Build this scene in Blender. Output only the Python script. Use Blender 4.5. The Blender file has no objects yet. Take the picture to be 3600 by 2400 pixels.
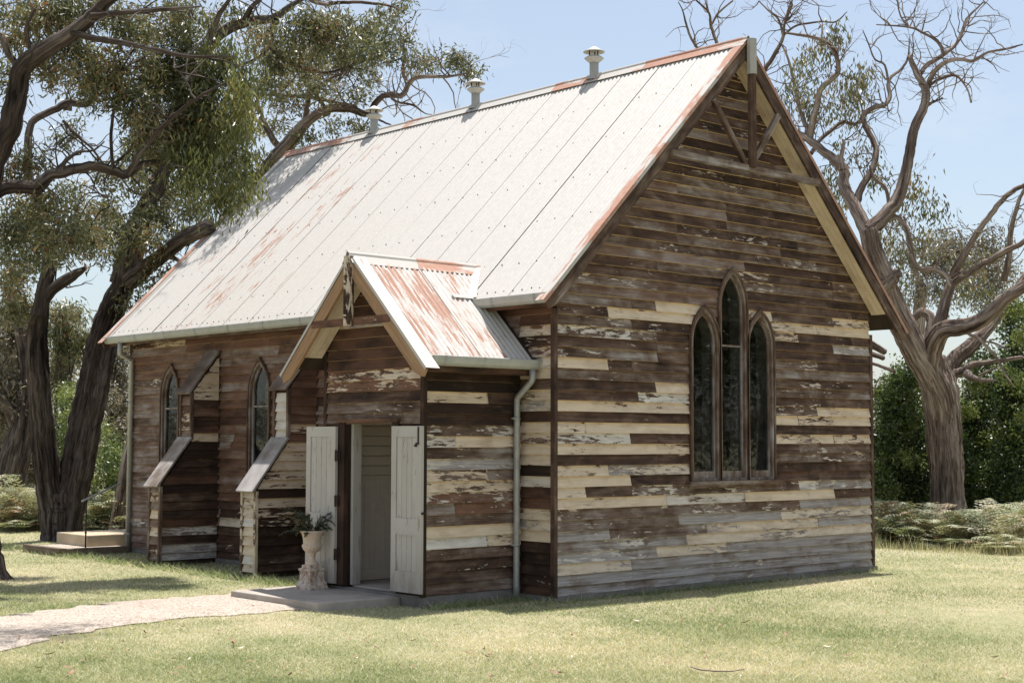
import bpy, bmesh, math, random
import numpy as np
from mathutils import Vector, Matrix, noise

random.seed(7)
RNG = np.random.default_rng(11)
SC = bpy.context.scene
COL = SC.collection

# ------------------------------------------------------------------ camera
F_PX = 5223.63                       # focal length in pixels of the 3600 px wide photograph
YAW, PITCH, ROLL = 0.7392, 0.0653, 0.0028
CAM = np.array((-11.6217, -12.0417, 1.7496))
_f = np.array((math.sin(YAW)*math.cos(PITCH), math.cos(YAW)*math.cos(PITCH), math.sin(PITCH)))
_r = np.array((math.cos(YAW), -math.sin(YAW), 0.0))
_u = np.cross(_r, _f)
CR = _r*math.cos(ROLL) + _u*math.sin(ROLL)
CU = _u*math.cos(ROLL) - _r*math.sin(ROLL)
CF = _f
cd = bpy.data.cameras.new('camera')
cam = bpy.data.objects.new('camera', cd)
COL.objects.link(cam)
cd.sensor_width = 36.0
cd.lens = F_PX/3600*36
cd.clip_start = 0.1
cd.clip_end = 3000
cam.matrix_world = Matrix(((CR[0], CU[0], -CF[0], CAM[0]), (CR[1], CU[1], -CF[1], CAM[1]),
                           (CR[2], CU[2], -CF[2], CAM[2]), (0, 0, 0, 1)))
SC.camera = cam

# ------------------------------------------------------------------ light
SUN_DIR = Vector((0.20, 0.06, 1.0)).normalized()
elev = math.asin(SUN_DIR.z)
azim = math.atan2(SUN_DIR.x, SUN_DIR.y)          # clockwise from +Y
world = bpy.data.worlds.new('World')
SC.world = world
world.use_nodes = True
wn = world.node_tree
wn.nodes.clear()
wo = wn.nodes.new('ShaderNodeOutputWorld')
wb = wn.nodes.new('ShaderNodeBackground')
sky = wn.nodes.new('ShaderNodeTexSky')
sky.sky_type = 'NISHITA'
sky.sun_disc = False
sky.sun_elevation = elev
sky.sun_rotation = azim
sky.air_density = 1.0
sky.dust_density = 1.6
sky.ozone_density = 1.0
wb.inputs['Strength'].default_value = 0.092
# thin high cloud, everywhere on the dome
wtc = wn.nodes.new('ShaderNodeTexCoord')
wmp = wn.nodes.new('ShaderNodeMapping')
wmp.inputs['Scale'].default_value = (1.6, 1.6, 5.0)
wmp.inputs['Location'].default_value = (0.35, 0.1, 0.2)
wns = wn.nodes.new('ShaderNodeTexNoise')
wns.inputs['Scale'].default_value = 1.7
wns.inputs['Detail'].default_value = 9
wns.inputs['Roughness'].default_value = 0.62
wrp = wn.nodes.new('ShaderNodeMapRange')
wrp.inputs['From Min'].default_value = 0.50
wrp.inputs['From Max'].default_value = 0.80
wrp.inputs['To Min'].default_value = 0.30
wrp.inputs['To Max'].default_value = 0.75
wmx = wn.nodes.new('ShaderNodeMix')
wmx.data_type = 'RGBA'
wmx.inputs['B'].default_value = (5.3, 5.6, 5.75, 1)
L = wn.links.new
L(wtc.outputs['Generated'], wmp.inputs['Vector'])
L(wmp.outputs['Vector'], wns.inputs['Vector'])
L(wns.outputs['Fac'], wrp.inputs['Value'])
L(wrp.outputs['Result'], wmx.inputs['Factor'])
L(sky.outputs['Color'], wmx.inputs['A'])
L(wmx.outputs['Result'], wb.inputs['Color'])
L(wb.outputs['Background'], wo.inputs['Surface'])

sl = bpy.data.lights.new('sun', 'SUN')
sl.energy = 4.2
sl.angle = math.radians(0.53)
sl.color = (1.0, 0.965, 0.915)
sun = bpy.data.objects.new('sun', sl)
COL.objects.link(sun)
sun.rotation_euler = SUN_DIR.to_track_quat('Z', 'Y').to_euler()
sun.location = (0, 0, 40)

SC.view_settings.view_transform = 'Standard'
SC.view_settings.look = 'None'
SC.view_settings.gamma = 1.0
SC.view_settings.use_curve_mapping = False
SC.view_settings.exposure = 0.84

# ------------------------------------------------------------------ pixel -> place
def ray(px, py):
    return CF + (px-1800)/F_PX*CR - (py-1200)/F_PX*CU
def at(px, py, depth):
    return CAM + ray(px, py)*depth
def on_y(px, py, y):
    r = ray(px, py); return CAM + r*((y-CAM[1])/r[1])
def on_x(px, py, x):
    r = ray(px, py); return CAM + r*((x-CAM[0])/r[0])
def on_z(px, py, z):
    r = ray(px, py); return CAM + r*((z-CAM[2])/r[2])
def zA(x, y): return (x/1.3065, y/1.3065)
def zB(x, y): return (x/1.568, 1000+y/1.568)
def zC(x, y): return (2400+x/1.3067, y/1.3067)
def zD(x, y): return (2900+x/1.568, 1000+y/1.568)

GZ = -0.07                                       # lawn level

# ------------------------------------------------------------------ node helpers
class NT:
    def __init__(s, name):
        s.m = bpy.data.materials.new(name); s.m.use_nodes = True
        s.t = s.m.node_tree; s.t.nodes.clear()
        s.out = s.t.nodes.new('ShaderNodeOutputMaterial')
    def n(s, typ, **kw):
        nd = s.t.nodes.new('ShaderNode'+typ)
        for k, v in kw.items(): setattr(nd, k, v)
        return nd
    def l(s, a, b): s.t.links.new(a, b)
    def val(s, sock, v):
        if hasattr(v, 'links') or isinstance(v, bpy.types.NodeSocket): s.l(v, sock)
        else: sock.default_value = v
    def math(s, op, a, b=0.0, c=None, clamp=False):
        nd = s.n('Math', operation=op, use_clamp=clamp)
        s.val(nd.inputs[0], a); s.val(nd.inputs[1], b)
        if c is not None: s.val(nd.inputs[2], c)
        return nd.outputs[0]
    def mix(s, f, a, b, typ='MIX'):
        nd = s.n('Mix', data_type='RGBA', blend_type=typ)
        s.val(nd.inputs['Factor'], f)
        for k, v in (('A', a), ('B', b)):
            s.val(nd.inputs[k], (*v, 1) if isinstance(v, tuple) and len(v) == 3 else v)
        return nd.outputs['Result']
    def noise(s, vec, scale, detail=5, rough=0.55, dist=0.0):
        nd = s.n('TexNoise')
        if vec is not None: s.l(vec, nd.inputs['Vector'])
        nd.inputs['Scale'].default_value = scale
        nd.inputs['Detail'].default_value = detail
        nd.inputs['Roughness'].default_value = rough
        nd.inputs['Distortion'].default_value = dist
        return nd.outputs['Fac']
    def rng(s, v, a, b, c=0.0, d=1.0):
        nd = s.n('MapRange'); nd.clamp = True
        s.val(nd.inputs['Value'], v); s.val(nd.inputs['From Min'], a); s.val(nd.inputs['From Max'], b)
        s.val(nd.inputs['To Min'], c); s.val(nd.inputs['To Max'], d)
        return nd.outputs['Result']
    def mapv(s, vec, scale=(1, 1, 1), loc=None):
        nd = s.n('VectorMath', operation='MULTIPLY'); s.l(vec, nd.inputs[0]); nd.inputs[1].default_value = scale
        o = nd.outputs[0]
        if loc is not None:
            ad = s.n('VectorMath', operation='ADD'); s.l(o, ad.inputs[0]); s.val(ad.inputs[1], loc); o = ad.outputs[0]
        return o
    def bump(s, h, strength=0.3, dist=0.01):
        nd = s.n('Bump'); s.l(h, nd.inputs['Height'])
        nd.inputs['Strength'].default_value = strength; nd.inputs['Distance'].default_value = dist
        return nd.outputs['Normal']
    def principled(s, col, rough=0.7, spec=0.3, normal=None, metal=0.0, **kw):
        p = s.n('BsdfPrincipled')
        s.val(p.inputs['Base Color'], (*col, 1) if isinstance(col, tuple) and len(col) == 3 else col)
        s.val(p.inputs['Roughness'], rough); s.val(p.inputs['Metallic'], metal)
        p.inputs['Specular IOR Level'].default_value = spec
        if normal is not None: s.l(normal, p.inputs['Normal'])
        for k, v in kw.items(): s.val(p.inputs[k], v)
        return p
    def finish(s, sh): s.l(sh, s.out.inputs['Surface']); return s.m

def objcoord(t, spread=37.0):
    tc = t.n('TexCoord'); oi = t.n('ObjectInfo')
    sc = t.n('VectorMath', operation='SCALE'); sc.inputs[0].default_value = (1.0, 0.73, 0.41)
    t.l(t.math('MULTIPLY', oi.outputs['Random'], spread), sc.inputs['Scale'])
    ad = t.n('VectorMath', operation='ADD'); t.l(tc.outputs['Object'], ad.inputs[0]); t.l(sc.outputs[0], ad.inputs[1])
    return tc.outputs['Object'], ad.outputs[0], oi

# weathered, partly painted timber. object colour: R paint left, G paint whiteness, B greyness of bare wood, A redness
def mat_board(name='weathered_board', butt=False, upright=False):
    t = NT(name)
    raw, v, oi = objcoord(t)
    if upright:
        sx_ = t.n('SeparateXYZ'); t.l(v, sx_.inputs[0]); cb_ = t.n('CombineXYZ')
        t.l(sx_.outputs[2], cb_.inputs[0]); t.l(t.math('ADD', sx_.outputs[0], sx_.outputs[1]), cb_.inputs[2]); v = cb_.outputs[0]
    sep = t.n('SeparateColor'); t.l(oi.outputs['Color'], sep.inputs[0])
    pR, pG, pB, pA = sep.outputs[0], sep.outputs[1], sep.outputs[2], oi.outputs['Alpha']
    grain = t.noise(t.mapv(v, (2.2, 3, 75)), 1.0, 5, 0.6)
    streak = t.noise(t.mapv(v, (1.3, 2, 22)), 1.0, 4, 0.6)
    blot = t.noise(t.mapv(v, (3.2, 2, 6.5)), 1.0, 4, 0.55, 0.5)
    big = t.noise(t.mapv(v, (0.9, 1, 1.5)), 1.0, 3, 0.5)
    tone = t.math('ADD', t.math('MULTIPLY', blot, 0.75), t.math('MULTIPLY', big, 0.45))
    tone = t.math('ADD', tone, t.math('MULTIPLY', streak, 0.45))
    tone = t.math('ADD', tone, t.math('MULTIPLY', t.math('SUBTRACT', pB, 0.45), 0.9))
    tone = t.rng(tone, 0.57, 1.17)
    cr = t.n('ValToRGB'); t.l(tone, cr.inputs[0])
    el = cr.color_ramp.elements
    el[0].position = 0.0; el[0].color = (0.024, 0.016, 0.012, 1)
    el[1].position = 1.0; el[1].color = (0.42, 0.39, 0.375, 1)
    for p, c in ((0.28, (0.080, 0.050, 0.036)), (0.52, (0.165, 0.112, 0.082)), (0.75, (0.275, 0.225, 0.19))):
        e = el.new(p); e.color = (*c, 1)
    wood = t.mix(t.rng(grain, 0.36, 0.64, 0.0, 0.75), cr.outputs[0], t.mix(1.0, cr.outputs[0], (0.45, 0.42, 0.40), 'MULTIPLY'))
    rfac = t.math('MULTIPLY', pA, t.rng(t.noise(t.mapv(v, (2.0, 1, 5)), 1.0, 4, 0.6), 0.32, 0.62, 0.15, 1.0))
    wood = t.mix(t.math('MULTIPLY', rfac, 0.85), wood, t.mix(streak, (0.115, 0.052, 0.034), (0.30, 0.155, 0.10)))
    # paint: ragged flakes with sharp edges
    n1 = t.noise(t.mapv(v, (5.0, 2, 26)), 1.0, 9, 0.68, 0.45)
    n2 = t.noise(t.mapv(v, (0.9, 1, 3.0)), 1.0, 3, 0.5)
    pn = t.math('ADD', t.math('MULTIPLY', n1, 0.62), t.math('MULTIPLY', n2, 0.38))
    thr = t.rng(pR, 0.0, 1.0, 0.80, 0.31)
    d = t.math('SUBTRACT', pn, thr)
    mask = t.rng(d, -0.004, 0.008)
    thin = t.rng(d, 0.0, 0.10)
    cream = t.mix(t.rng(streak, 0.3, 0.75), (0.72, 0.59, 0.435), (0.59, 0.47, 0.335))
    white = t.mix(t.rng(streak, 0.3, 0.75), (0.72, 0.70, 0.66), (0.52, 0.505, 0.49))
    paint = t.mix(pG, cream, white)
    paint = t.mix(t.rng(grain, 0.52, 0.75, 0.0, 0.45), paint, t.mix(1.0, paint, (0.55, 0.47, 0.42), 'MULTIPLY'))
    paint = t.mix(t.rng(thin, 0.0, 1.0, 0.28, 0.0), paint, t.mix(1.0, paint, (0.5, 0.43, 0.38), 'MULTIPLY'))
    paint = t.mix(t.rng(blot, 0.46, 0.72, 0.0, 0.55), paint, t.mix(1.0, paint, (0.60, 0.52, 0.45), 'MULTIPLY'))
    if butt:
        mask = t.rng(t.noise(t.mapv(v, (2.5, 1, 1)), 1.0, 5, 0.6), 0.34, 0.42)
        paint = t.mix(streak, (0.80, 0.63, 0.38), (0.66, 0.48, 0.26))
    col = t.mix(mask, wood, paint)
    h = t.math('ADD', t.math('MULTIPLY', grain, 0.5), t.math('MULTIPLY', mask, 0.55))
    h = t.math('ADD', h, t.math('MULTIPLY', streak, 0.4))
    nm = t.bump(h, 0.75, 0.004)
    p = t.principled(col, t.rng(mask, 0, 1, 0.88, 0.62), 0.25, nm)
    return t.finish(p.outputs[0])

def mat_simple(name, a, b, scale=6, rough=0.7, spec=0.3, bump=0.2, stretch=(1, 1, 1), detail=6, metal=0.0, dist=0.005):
    t = NT(name)
    raw, v, oi = objcoord(t)
    n = t.noise(t.mapv(v, stretch), scale, detail, 0.6)
    n2 = t.noise(t.mapv(v, stretch), scale*6.3, 4, 0.6)
    f = t.rng(t.math('ADD', t.math('MULTIPLY', n, 0.7), t.math('MULTIPLY', n2, 0.3)), 0.32, 0.68)
    p = t.principled(t.mix(f, a, b), rough, spec, t.bump(t.math('ADD', n, t.math('MULTIPLY', n2, 0.5)), bump, dist), metal)
    return t.finish(p.outputs[0])

# weathered sheet iron. object colour R = rust, G = old red paint left on it
def mat_iron(name='sheet_iron', along=(1, 1, 1), rust_scale=1.0):
    t = NT(name)
    raw, v, oi = objcoord(t)
    sep = t.n('SeparateColor'); t.l(oi.outputs['Color'], sep.inputs[0])
    fine = t.noise(t.mapv(v, (14, 14, 14)), 1.0, 6, 0.65)
    blotch = t.noise(t.mapv(v, along), 1.6, 4, 0.55)
    streak = t.noise(t.mapv(v, tuple(a*b for a, b in zip(along, (9, 9, 9)))), 1.0, 5, 0.6)
    base = t.mix(t.rng(fine, 0.35, 0.7), (0.485, 0.458, 0.424), (0.452, 0.425, 0.392))
    base = t.mix(t.rng(streak, 0.5, 0.85, 0, 0.35), base, (0.42, 0.40, 0.38))
    speck = t.rng(t.noise(t.mapv(v, (38, 38, 38)), 1.0, 4, 0.6), 0.72, 0.78, 0, 0.25)
    base = t.mix(speck, base, (0.30, 0.28, 0.26))
    # rust runs along the sheet
    rn = t.noise(t.mapv(v, tuple(a*b*rust_scale for a, b in zip(along, (2.6, 42, 42)))), 1.0, 5, 0.58, 0.2)
    rb = t.noise(t.mapv(v, (1.1, 1.6, 1.0)), 1.0, 2, 0.5)
    thr = t.rng(sep.outputs[0], 0, 1, 0.80, 0.50)
    rm = t.math('SUBTRACT', t.math('ADD', t.math('MULTIPLY', rn, 0.66), t.math('MULTIPLY', rb, 0.34)), thr)
    rust = t.mix(t.rng(fine, 0.3, 0.7), (0.25, 0.095, 0.05), (0.38, 0.19, 0.115))
    rm = t.math('ADD', rm, t.math('MULTIPLY', t.math('SUBTRACT', fine, 0.5), 0.09))
    col = t.mix(t.rng(rm, -0.006, 0.014, 0.0, 0.9), base, rust)
    # faded red oxide paint
    pn = t.math('ADD', t.math('MULTIPLY', t.noise(t.mapv(v, (2.2, 9, 9)), 1.0, 6, 0.62), 0.55), t.math('MULTIPLY', t.noise(t.mapv(v, (0.8, 1, 1)), 1.0, 2, 0.5), 0.45))
    pm = t.math('SUBTRACT', pn, t.rng(sep.outputs[1], 0, 1, 0.85, 0.33))
    red = t.mix(t.rng(fine, 0.3, 0.7), (0.44, 0.265, 0.195), (0.36, 0.18, 0.125))
    col = t.mix(t.rng(pm, -0.01, 0.02), col, red)
    p = t.principled(col, t.rng(fine, 0.3, 0.7, 0.5, 0.72), 0.35, t.bump(fine, 0.15, 0.002))
    return t.finish(p.outputs[0])

def mat_bark(name, dark, mid, light, furrow=1.0):
    t = NT(name)
    at_ = t.n('Attribute'); at_.attribute_name = 'bk'
    v = at_.outputs['Vector']
    n1 = t.noise(t.mapv(v, (9*furrow, 9*furrow, 0.9)), 1.0, 6, 0.62, 0.6)
    n2 = t.noise(t.mapv(v, (26, 26, 3.0)), 1.0, 5, 0.6)
    n3 = t.noise(t.mapv(v, (1.5, 1.5, 0.6)), 1.0, 3, 0.5)
    f = t.math('ADD', t.math('MULTIPLY', n1, 0.55), t.math('ADD', t.math('MULTIPLY', n2, 0.25), t.math('MULTIPLY', n3, 0.25)))
    cr = t.n('ValToRGB'); t.l(f, cr.inputs[0])
    e = cr.color_ramp.elements
    e[0].position = 0.41; e[0].color = (*dark, 1); e[1].position = 0.66; e[1].color = (*light, 1)
    k = e.new(0.52); k.color = (*mid, 1)
    h = t.math('ADD', n1, t.math('MULTIPLY', n2, 0.4))
    p = t.principled(cr.outputs[0], 0.9, 0.15, t.bump(h, 1.0, 0.05))
    return t.finish(p.outputs[0])

def mat_leaf(name, cols, trans=0.35, rough=0.45, spec=0.4):
    t = NT(name)
    a = t.n('Attribute'); a.attribute_name = 'tint'
    cr = t.n('ValToRGB'); t.l(a.outputs['Fac'], cr.inputs[0])
    e = cr.color_ramp.elements
    e[0].position = cols[0][0]; e[0].color = (*cols[0][1], 1)
    e[1].position = cols[-1][0]; e[1].color = (*cols[-1][1], 1)
    for p, c in cols[1:-1]:
        k = e.new(p); k.color = (*c, 1)
    p = t.principled(cr.outputs[0], rough, spec)
    tr = t.n('BsdfTranslucent')
    t.l(t.mix(1.0, cr.outputs[0], (1.25, 1.2, 0.75), 'MULTIPLY'), tr.inputs['Color'])
    mx = t.n('MixShader'); mx.inputs[0].default_value = trans
    t.l(p.outputs[0], mx.inputs[1]); t.l(tr.outputs[0], mx.inputs[2])
    return t.finish(mx.outputs[0])

def mat_glass():
    t = NT('old_window_glass')
    tc = t.n('TexCoord')
    n = t.noise(tc.outputs['Object'], 2.5, 2, 0.5)
    gl = t.n('BsdfGlossy'); gl.inputs['Roughness'].default_value = 0.02
    trn = t.n('BsdfTransparent'); trn.inputs[0].default_value = (0.78, 0.80, 0.79, 1)
    lw = t.n('LayerWeight'); lw.inputs[0].default_value = 0.5
    frv = t.math('ADD', 0.04, t.math('MULTIPLY', 0.96, t.math('POWER', lw.outputs['Facing'], 5.0)))
    d = t.n('BsdfDiffuse'); d.inputs[0].default_value = (0.5, 0.5, 0.48, 1)
    mx = t.n('MixShader'); t.l(frv, mx.inputs[0]); t.l(trn.outputs[0], mx.inputs[1]); t.l(gl.outputs[0], mx.inputs[2])
    m2 = t.n('MixShader')
    t.l(t.rng(t.noise(tc.outputs['Object'], 5.0, 6, 0.7), 0.45, 0.75, 0.0, 0.03), m2.inputs[0])
    t.l(mx.outputs[0], m2.inputs[1]); t.l(d.outputs[0], m2.inputs[2])
    return t.finish(m2.outputs[0])

def mat_lawn():
    t = NT('lawn_ground')
    tc = t.n('TexCoord'); v = tc.outputs['Object']
    a = t.noise(v, 0.35, 5, 0.6); b = t.noise(v, 3.0, 5, 0.65); c_ = t.noise(v, 40, 4, 0.7)
    f = t.rng(t.math('ADD', t.math('MULTIPLY', a, 0.6), t.math('MULTIPLY', b, 0.4)), 0.40, 0.60)
    col = t.mix(f, (0.235, 0.26, 0.13), (0.45, 0.395, 0.28))
    col = t.mix(t.rng(c_, 0.35, 0.65, 0.0, 0.6), col, (0.22, 0.19, 0.12))
    p = t.principled(col, 0.95, 0.1, t.bump(c_, 0.6, 0.02))
    return t.finish(p.outputs[0])

def mat_gravel():
    t = NT('gravel')
    tc = t.n('TexCoord'); v = tc.outputs['Object']
    vo = t.n('TexVoronoi'); t.l(v, vo.inputs['Vector']); vo.inputs['Scale'].default_value = 60
    sep = t.n('SeparateColor'); t.l(vo.outputs['Color'], sep.inputs[0])
    n = t.noise(v, 1.2, 5, 0.6)
    col = t.mix(sep.outputs[0], (0.33, 0.275, 0.225), (0.57, 0.49, 0.415))
    col = t.mix(t.rng(sep.outputs[1], 0.72, 0.95, 0, 0.8), col, (0.16, 0.11, 0.085))
    col = t.mix(t.rng(n, 0.45, 0.75, 0, 0.4), col, (0.30, 0.23, 0.18))
    p = t.principled(col, 0.9, 0.2, t.bump(vo.outputs['Distance'], 0.8, 0.012))
    return t.finish(p.outputs[0])

M = {}
M['board'] = mat_board()
M['butt'] = mat_board('board_lower_edge', True)
M['upright'] = mat_board('weathered_upright', False, True)
M['sheath'] = mat_simple('wall_sheathing', (0.035, 0.026, 0.021), (0.075, 0.055, 0.045), 3, 0.9, 0.1)
M['lining'] = mat_simple('inner_lining', (0.74, 0.655, 0.565), (0.64, 0.565, 0.485), 2, 0.7, 0.2, 0.1, (1, 1, 4))
M['reveal'] = mat_simple('window_reveal_timber', (0.15, 0.135, 0.12), (0.10, 0.088, 0.078), 3, 0.8, 0.15, 0.1)
M['glass'] = mat_glass()
M['iron'] = mat_iron('roof_sheet_iron', (1, 1, 1))
M['trimiron'] = mat_iron('flashing_iron', (1, 1, 1))
M['galv'] = mat_simple('galvanised_gutter', (0.33, 0.335, 0.315), (0.46, 0.455, 0.42), 5, 0.5, 0.45, 0.08, (1, 1, 1), metal=0.25)
M['galvd'] = mat_simple('galvanised_pipe', (0.26, 0.255, 0.25), (0.40, 0.395, 0.385), 7, 0.45, 0.45, 0.08, metal=0.3)
M['vent'] = mat_simple('vent_tin', (0.40, 0.385, 0.35), (0.50, 0.48, 0.445), 6, 0.55, 0.35, 0.08)
M['ventpipe'] = mat_simple('vent_pipe_tin', (0.32, 0.305, 0.275), (0.42, 0.40, 0.365), 6, 0.55, 0.35, 0.08)
M['dark'] = mat_simple('dark_iron', (0.02, 0.018, 0.017), (0.06, 0.035, 0.025), 20, 0.7, 0.3)
M['concrete'] = mat_simple('old_concrete', (0.27, 0.235, 0.20), (0.45, 0.40, 0.35), 2.2, 0.9, 0.2, 0.35, detail=9)
M['footing'] = mat_simple('concrete_footing', (0.13, 0.115, 0.105), (0.25, 0.23, 0.215), 3, 0.9, 0.2, 0.35, detail=8)
M['sandstone'] = mat_simple('step_concrete', (0.42, 0.33, 0.215), (0.55, 0.46, 0.33), 4, 0.9, 0.2, 0.3)
M['sleeper'] = mat_simple('sleeper_timber', (0.10, 0.07, 0.05), (0.24, 0.19, 0.15), 3, 0.9, 0.15, 0.6, (1, 1, 9), dist=0.01)
M['gravel'] = mat_gravel()
M['lawn'] = mat_lawn()
M['urn'] = mat_simple('urn_stone', (0.60, 0.50, 0.40), (0.50, 0.385, 0.285), 5, 0.8, 0.25, 0.25)
M['bark1'] = mat_bark('stringy_bark', (0.012, 0.009, 0.008), (0.066, 0.050, 0.043), (0.20, 0.168, 0.15), 1.4)
M['bark2'] = mat_bark('grey_bark', (0.030, 0.020, 0.016), (0.16, 0.118, 0.096), (0.42, 0.36, 0.315), 1.5)
M['bark3'] = mat_bark('pale_dead_wood', (0.10, 0.08, 0.07), (0.27, 0.23, 0.20), (0.46, 0.42, 0.39))
OLIVE = [(0.0, (0.058, 0.064, 0.034)), (0.40, (0.120, 0.132, 0.066)), (0.70, (0.205, 0.200, 0.105)), (0.88, (0.26, 0.215, 0.125)), (1.0, (0.29, 0.15, 0.075))]
YELLOWG = [(0.0, (0.070, 0.082, 0.032)), (0.45, (0.160, 0.175, 0.065)), (0.8, (0.27, 0.265, 0.105)), (1.0, (0.31, 0.215, 0.085))]
GREYL = [(0.0, (0.10, 0.092, 0.065)), (0.5, (0.195, 0.175, 0.13)), (0.85, (0.30, 0.25, 0.19)), (1.0, (0.31, 0.19, 0.11))]
GREEN = [(0.0, (0.022, 0.036, 0.015)), (0.42, (0.060, 0.095, 0.034)), (0.72, (0.14, 0.195, 0.06)), (1.0, (0.24, 0.275, 0.085))]
FERN = [(0.0, (0.14, 0.17, 0.085)), (0.35, (0.28, 0.30, 0.185)), (0.70, (0.47, 0.46, 0.34)), (0.85, (0.33, 0.235, 0.15)), (1.0, (0.25, 0.125, 0.07))]
GRASS = [(0.0, (0.165, 0.215, 0.09)), (0.38, (0.335, 0.372, 0.20)), (0.64, (0.55, 0.515, 0.36)), (1.0, (0.74, 0.65, 0.52))]
M['olive'] = mat_leaf('gum_leaves', OLIVE, 0.28, 0.40, 0.5)
M['yellowg'] = mat_leaf('young_gum_leaves', YELLOWG, 0.32, 0.40, 0.5)
M['greyleaf'] = mat_leaf('dry_gum_leaves', GREYL, 0.25, 0.4, 0.6)
M['green'] = mat_leaf('shrub_leaves', GREEN, 0.30, 0.38, 0.5)
M['fern'] = mat_leaf('bracken_fronds', FERN, 0.30, 0.6, 0.3)
M['grass'] = mat_leaf('grass_blades', GRASS, 0.35, 0.6, 0.2)
M['potfern'] = mat_leaf('pot_fern', [(0.0, (0.02, 0.034, 0.014)), (0.6, (0.055, 0.075, 0.026)), (1.0, (0.14, 0.10, 0.045))], 0.25, 0.5)
M['deadleaf'] = mat_simple('dead_gum_leaf', (0.20, 0.105, 0.06), (0.30, 0.185, 0.115), 20, 0.6, 0.3)
M['paleleaf'] = mat_simple('bleached_gum_leaf', (0.66, 0.58, 0.47), (0.52, 0.42, 0.32), 20, 0.6, 0.3)
M['tanwood'] = mat_simple('tan_bare_timber', (0.40, 0.255, 0.14), (0.23, 0.135, 0.08), 2.2, 0.8, 0.2, 0.4, (1, 4, 14), dist=0.004)
M['stick'] = mat_simple('stick_bark', (0.34, 0.28, 0.22), (0.20, 0.15, 0.12), 20, 0.8)

# ------------------------------------------------------------------ object helpers
def tag(o, label=None, cat=None, group=None, kind=None):
    if label: o['label'] = label
    if cat: o['category'] = cat
    if group: o['group'] = group
    if kind: o['kind'] = kind
    return o
def empty(name, loc=(0, 0, 0)):
    o = bpy.data.objects.new(name, None); o.location = loc; COL.objects.link(o)
    o.empty_display_size = 0.3
    return o
def link(name, me, mats, parent=None, mw=None, color=None):
    for m in (mats if isinstance(mats, (list, tuple)) else [mats]): me.materials.append(M[m] if isinstance(m, str) else m)
    o = bpy.data.objects.new(name, me); COL.objects.link(o)
    if parent is not None: o.parent = parent
    if mw is not None: o.matrix_basis = mw
    if color is not None: o.color = color
    return o

class MB:
    def __init__(s): s.v = []; s.f = []; s.mi = []; s.smooth = []
    def add(s, verts, faces, mi=0, sm=False):
        o = len(s.v); s.v += [tuple(map(float, p)) for p in verts]
        for f in faces: s.f.append(tuple(i+o for i in f)); s.mi.append(mi); s.smooth.append(sm)
        return s
    def box(s, a, b, mi=0, rot=None, piv=None):
        x0, y0, z0 = a; x1, y1, z1 = b
        vs = [Vector(p) for p in ((x0,y0,z0),(x1,y0,z0),(x1,y1,z0),(x0,y1,z0),(x0,y0,z1),(x1,y0,z1),(x1,y1,z1),(x0,y1,z1))]
        if rot is not None:
            pv = Vector(piv or ((x0+x1)/2, (y0+y1)/2, (z0+z1)/2)); vs = [rot @ (q-pv)+pv for q in vs]
        return s.add(vs, [(0,3,2,1),(4,5,6,7),(0,1,5,4),(1,2,6,5),(2,3,7,6),(3,0,4,7)], mi)
    def beam(s, p, q, w, h, up=(0, 0, 1), mi=0):
        # rectangular bar from p to q: w across (perpendicular to up), h along up
        p = Vector(p); q = Vector(q); d = (q-p).normalized(); up = Vector(up)
        side = d.cross(up).normalized(); u2 = side.cross(d).normalized()
        vs = []
        for c in (p, q):
            for a, b in ((-1,-1),(1,-1),(1,1),(-1,1)): vs.append(c + side*(a*w/2) + u2*(b*h/2))
        return s.add(vs, [(3,2,1,0),(4,5,6,7),(0,1,5,4),(1,2,6,5),(2,3,7,6),(3,0,4,7)], mi)
    def lathe(s, prof, n=24, mi=0, center=(0, 0, 0), mod=None):
        o = Vector(center); vs = []; fs = []
        for i, (r, z) in enumerate(prof):
            for k in range(n):
                a = 2*math.pi*k/n; rr = r*(mod(i, a) if mod else 1)
                vs.append(o+Vector((rr*math.cos(a), rr*math.sin(a), z)))
        for i in range(len(prof)-1):
            for k in range(n): fs.append((i*n+k, i*n+(k+1) % n, (i+1)*n+(k+1) % n, (i+1)*n+k))
        return s.add(vs, fs, mi, True)
    def tube(s, pts, rad, n=8, mi=0, cap=True):
        pts = [Vector(p) for p in pts]; rad = rad if hasattr(rad, '__len__') else [rad]*len(pts)
        vs = []; fs = []
        t0 = (pts[1]-pts[0]).normalized(); ref = Vector((0, 0, 1)) if abs(t0.z) < 0.9 else Vector((1, 0, 0))
        a = t0.cross(ref).normalized()
        for i, p in enumerate(pts):
            if i == 0: t = t0
            elif i == len(pts)-1: t = (pts[i]-pts[i-1]).normalized()
            else: t = ((pts[i+1]-p).normalized() + (p-pts[i-1]).normalized()).normalized()
            a = (a - t*a.dot(t)).normalized(); b = t.cross(a)
            for k in range(n):
                w = 2*math.pi*k/n; vs.append(p + (a*math.cos(w)+b*math.sin(w))*rad[i])
        for i in range(len(pts)-1):
            for k in range(n): fs.append((i*n+k, i*n+(k+1) % n, (i+1)*n+(k+1) % n, (i+1)*n+k))
        s.add(vs, fs, mi, True)
        if cap:
            o = len(s.v)-len(vs)
            s.f.append(tuple(o+k for k in reversed(range(n)))); s.mi.append(mi); s.smooth.append(False)
            e = o+(len(pts)-1)*n
            s.f.append(tuple(e+k for k in range(n))); s.mi.append(mi); s.smooth.append(False)
        return s
    def mesh(s, name):
        me = bpy.data.meshes.new(name); me.from_pydata(s.v, [], s.f)
        me.polygons.foreach_set('material_index', s.mi); me.polygons.foreach_set('use_smooth', s.smooth)
        me.update(); return me
    def build(s, name, mats, parent=None, mw=None, color=None):
        return link(name, s.mesh(name), mats, parent, mw, color)

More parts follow.
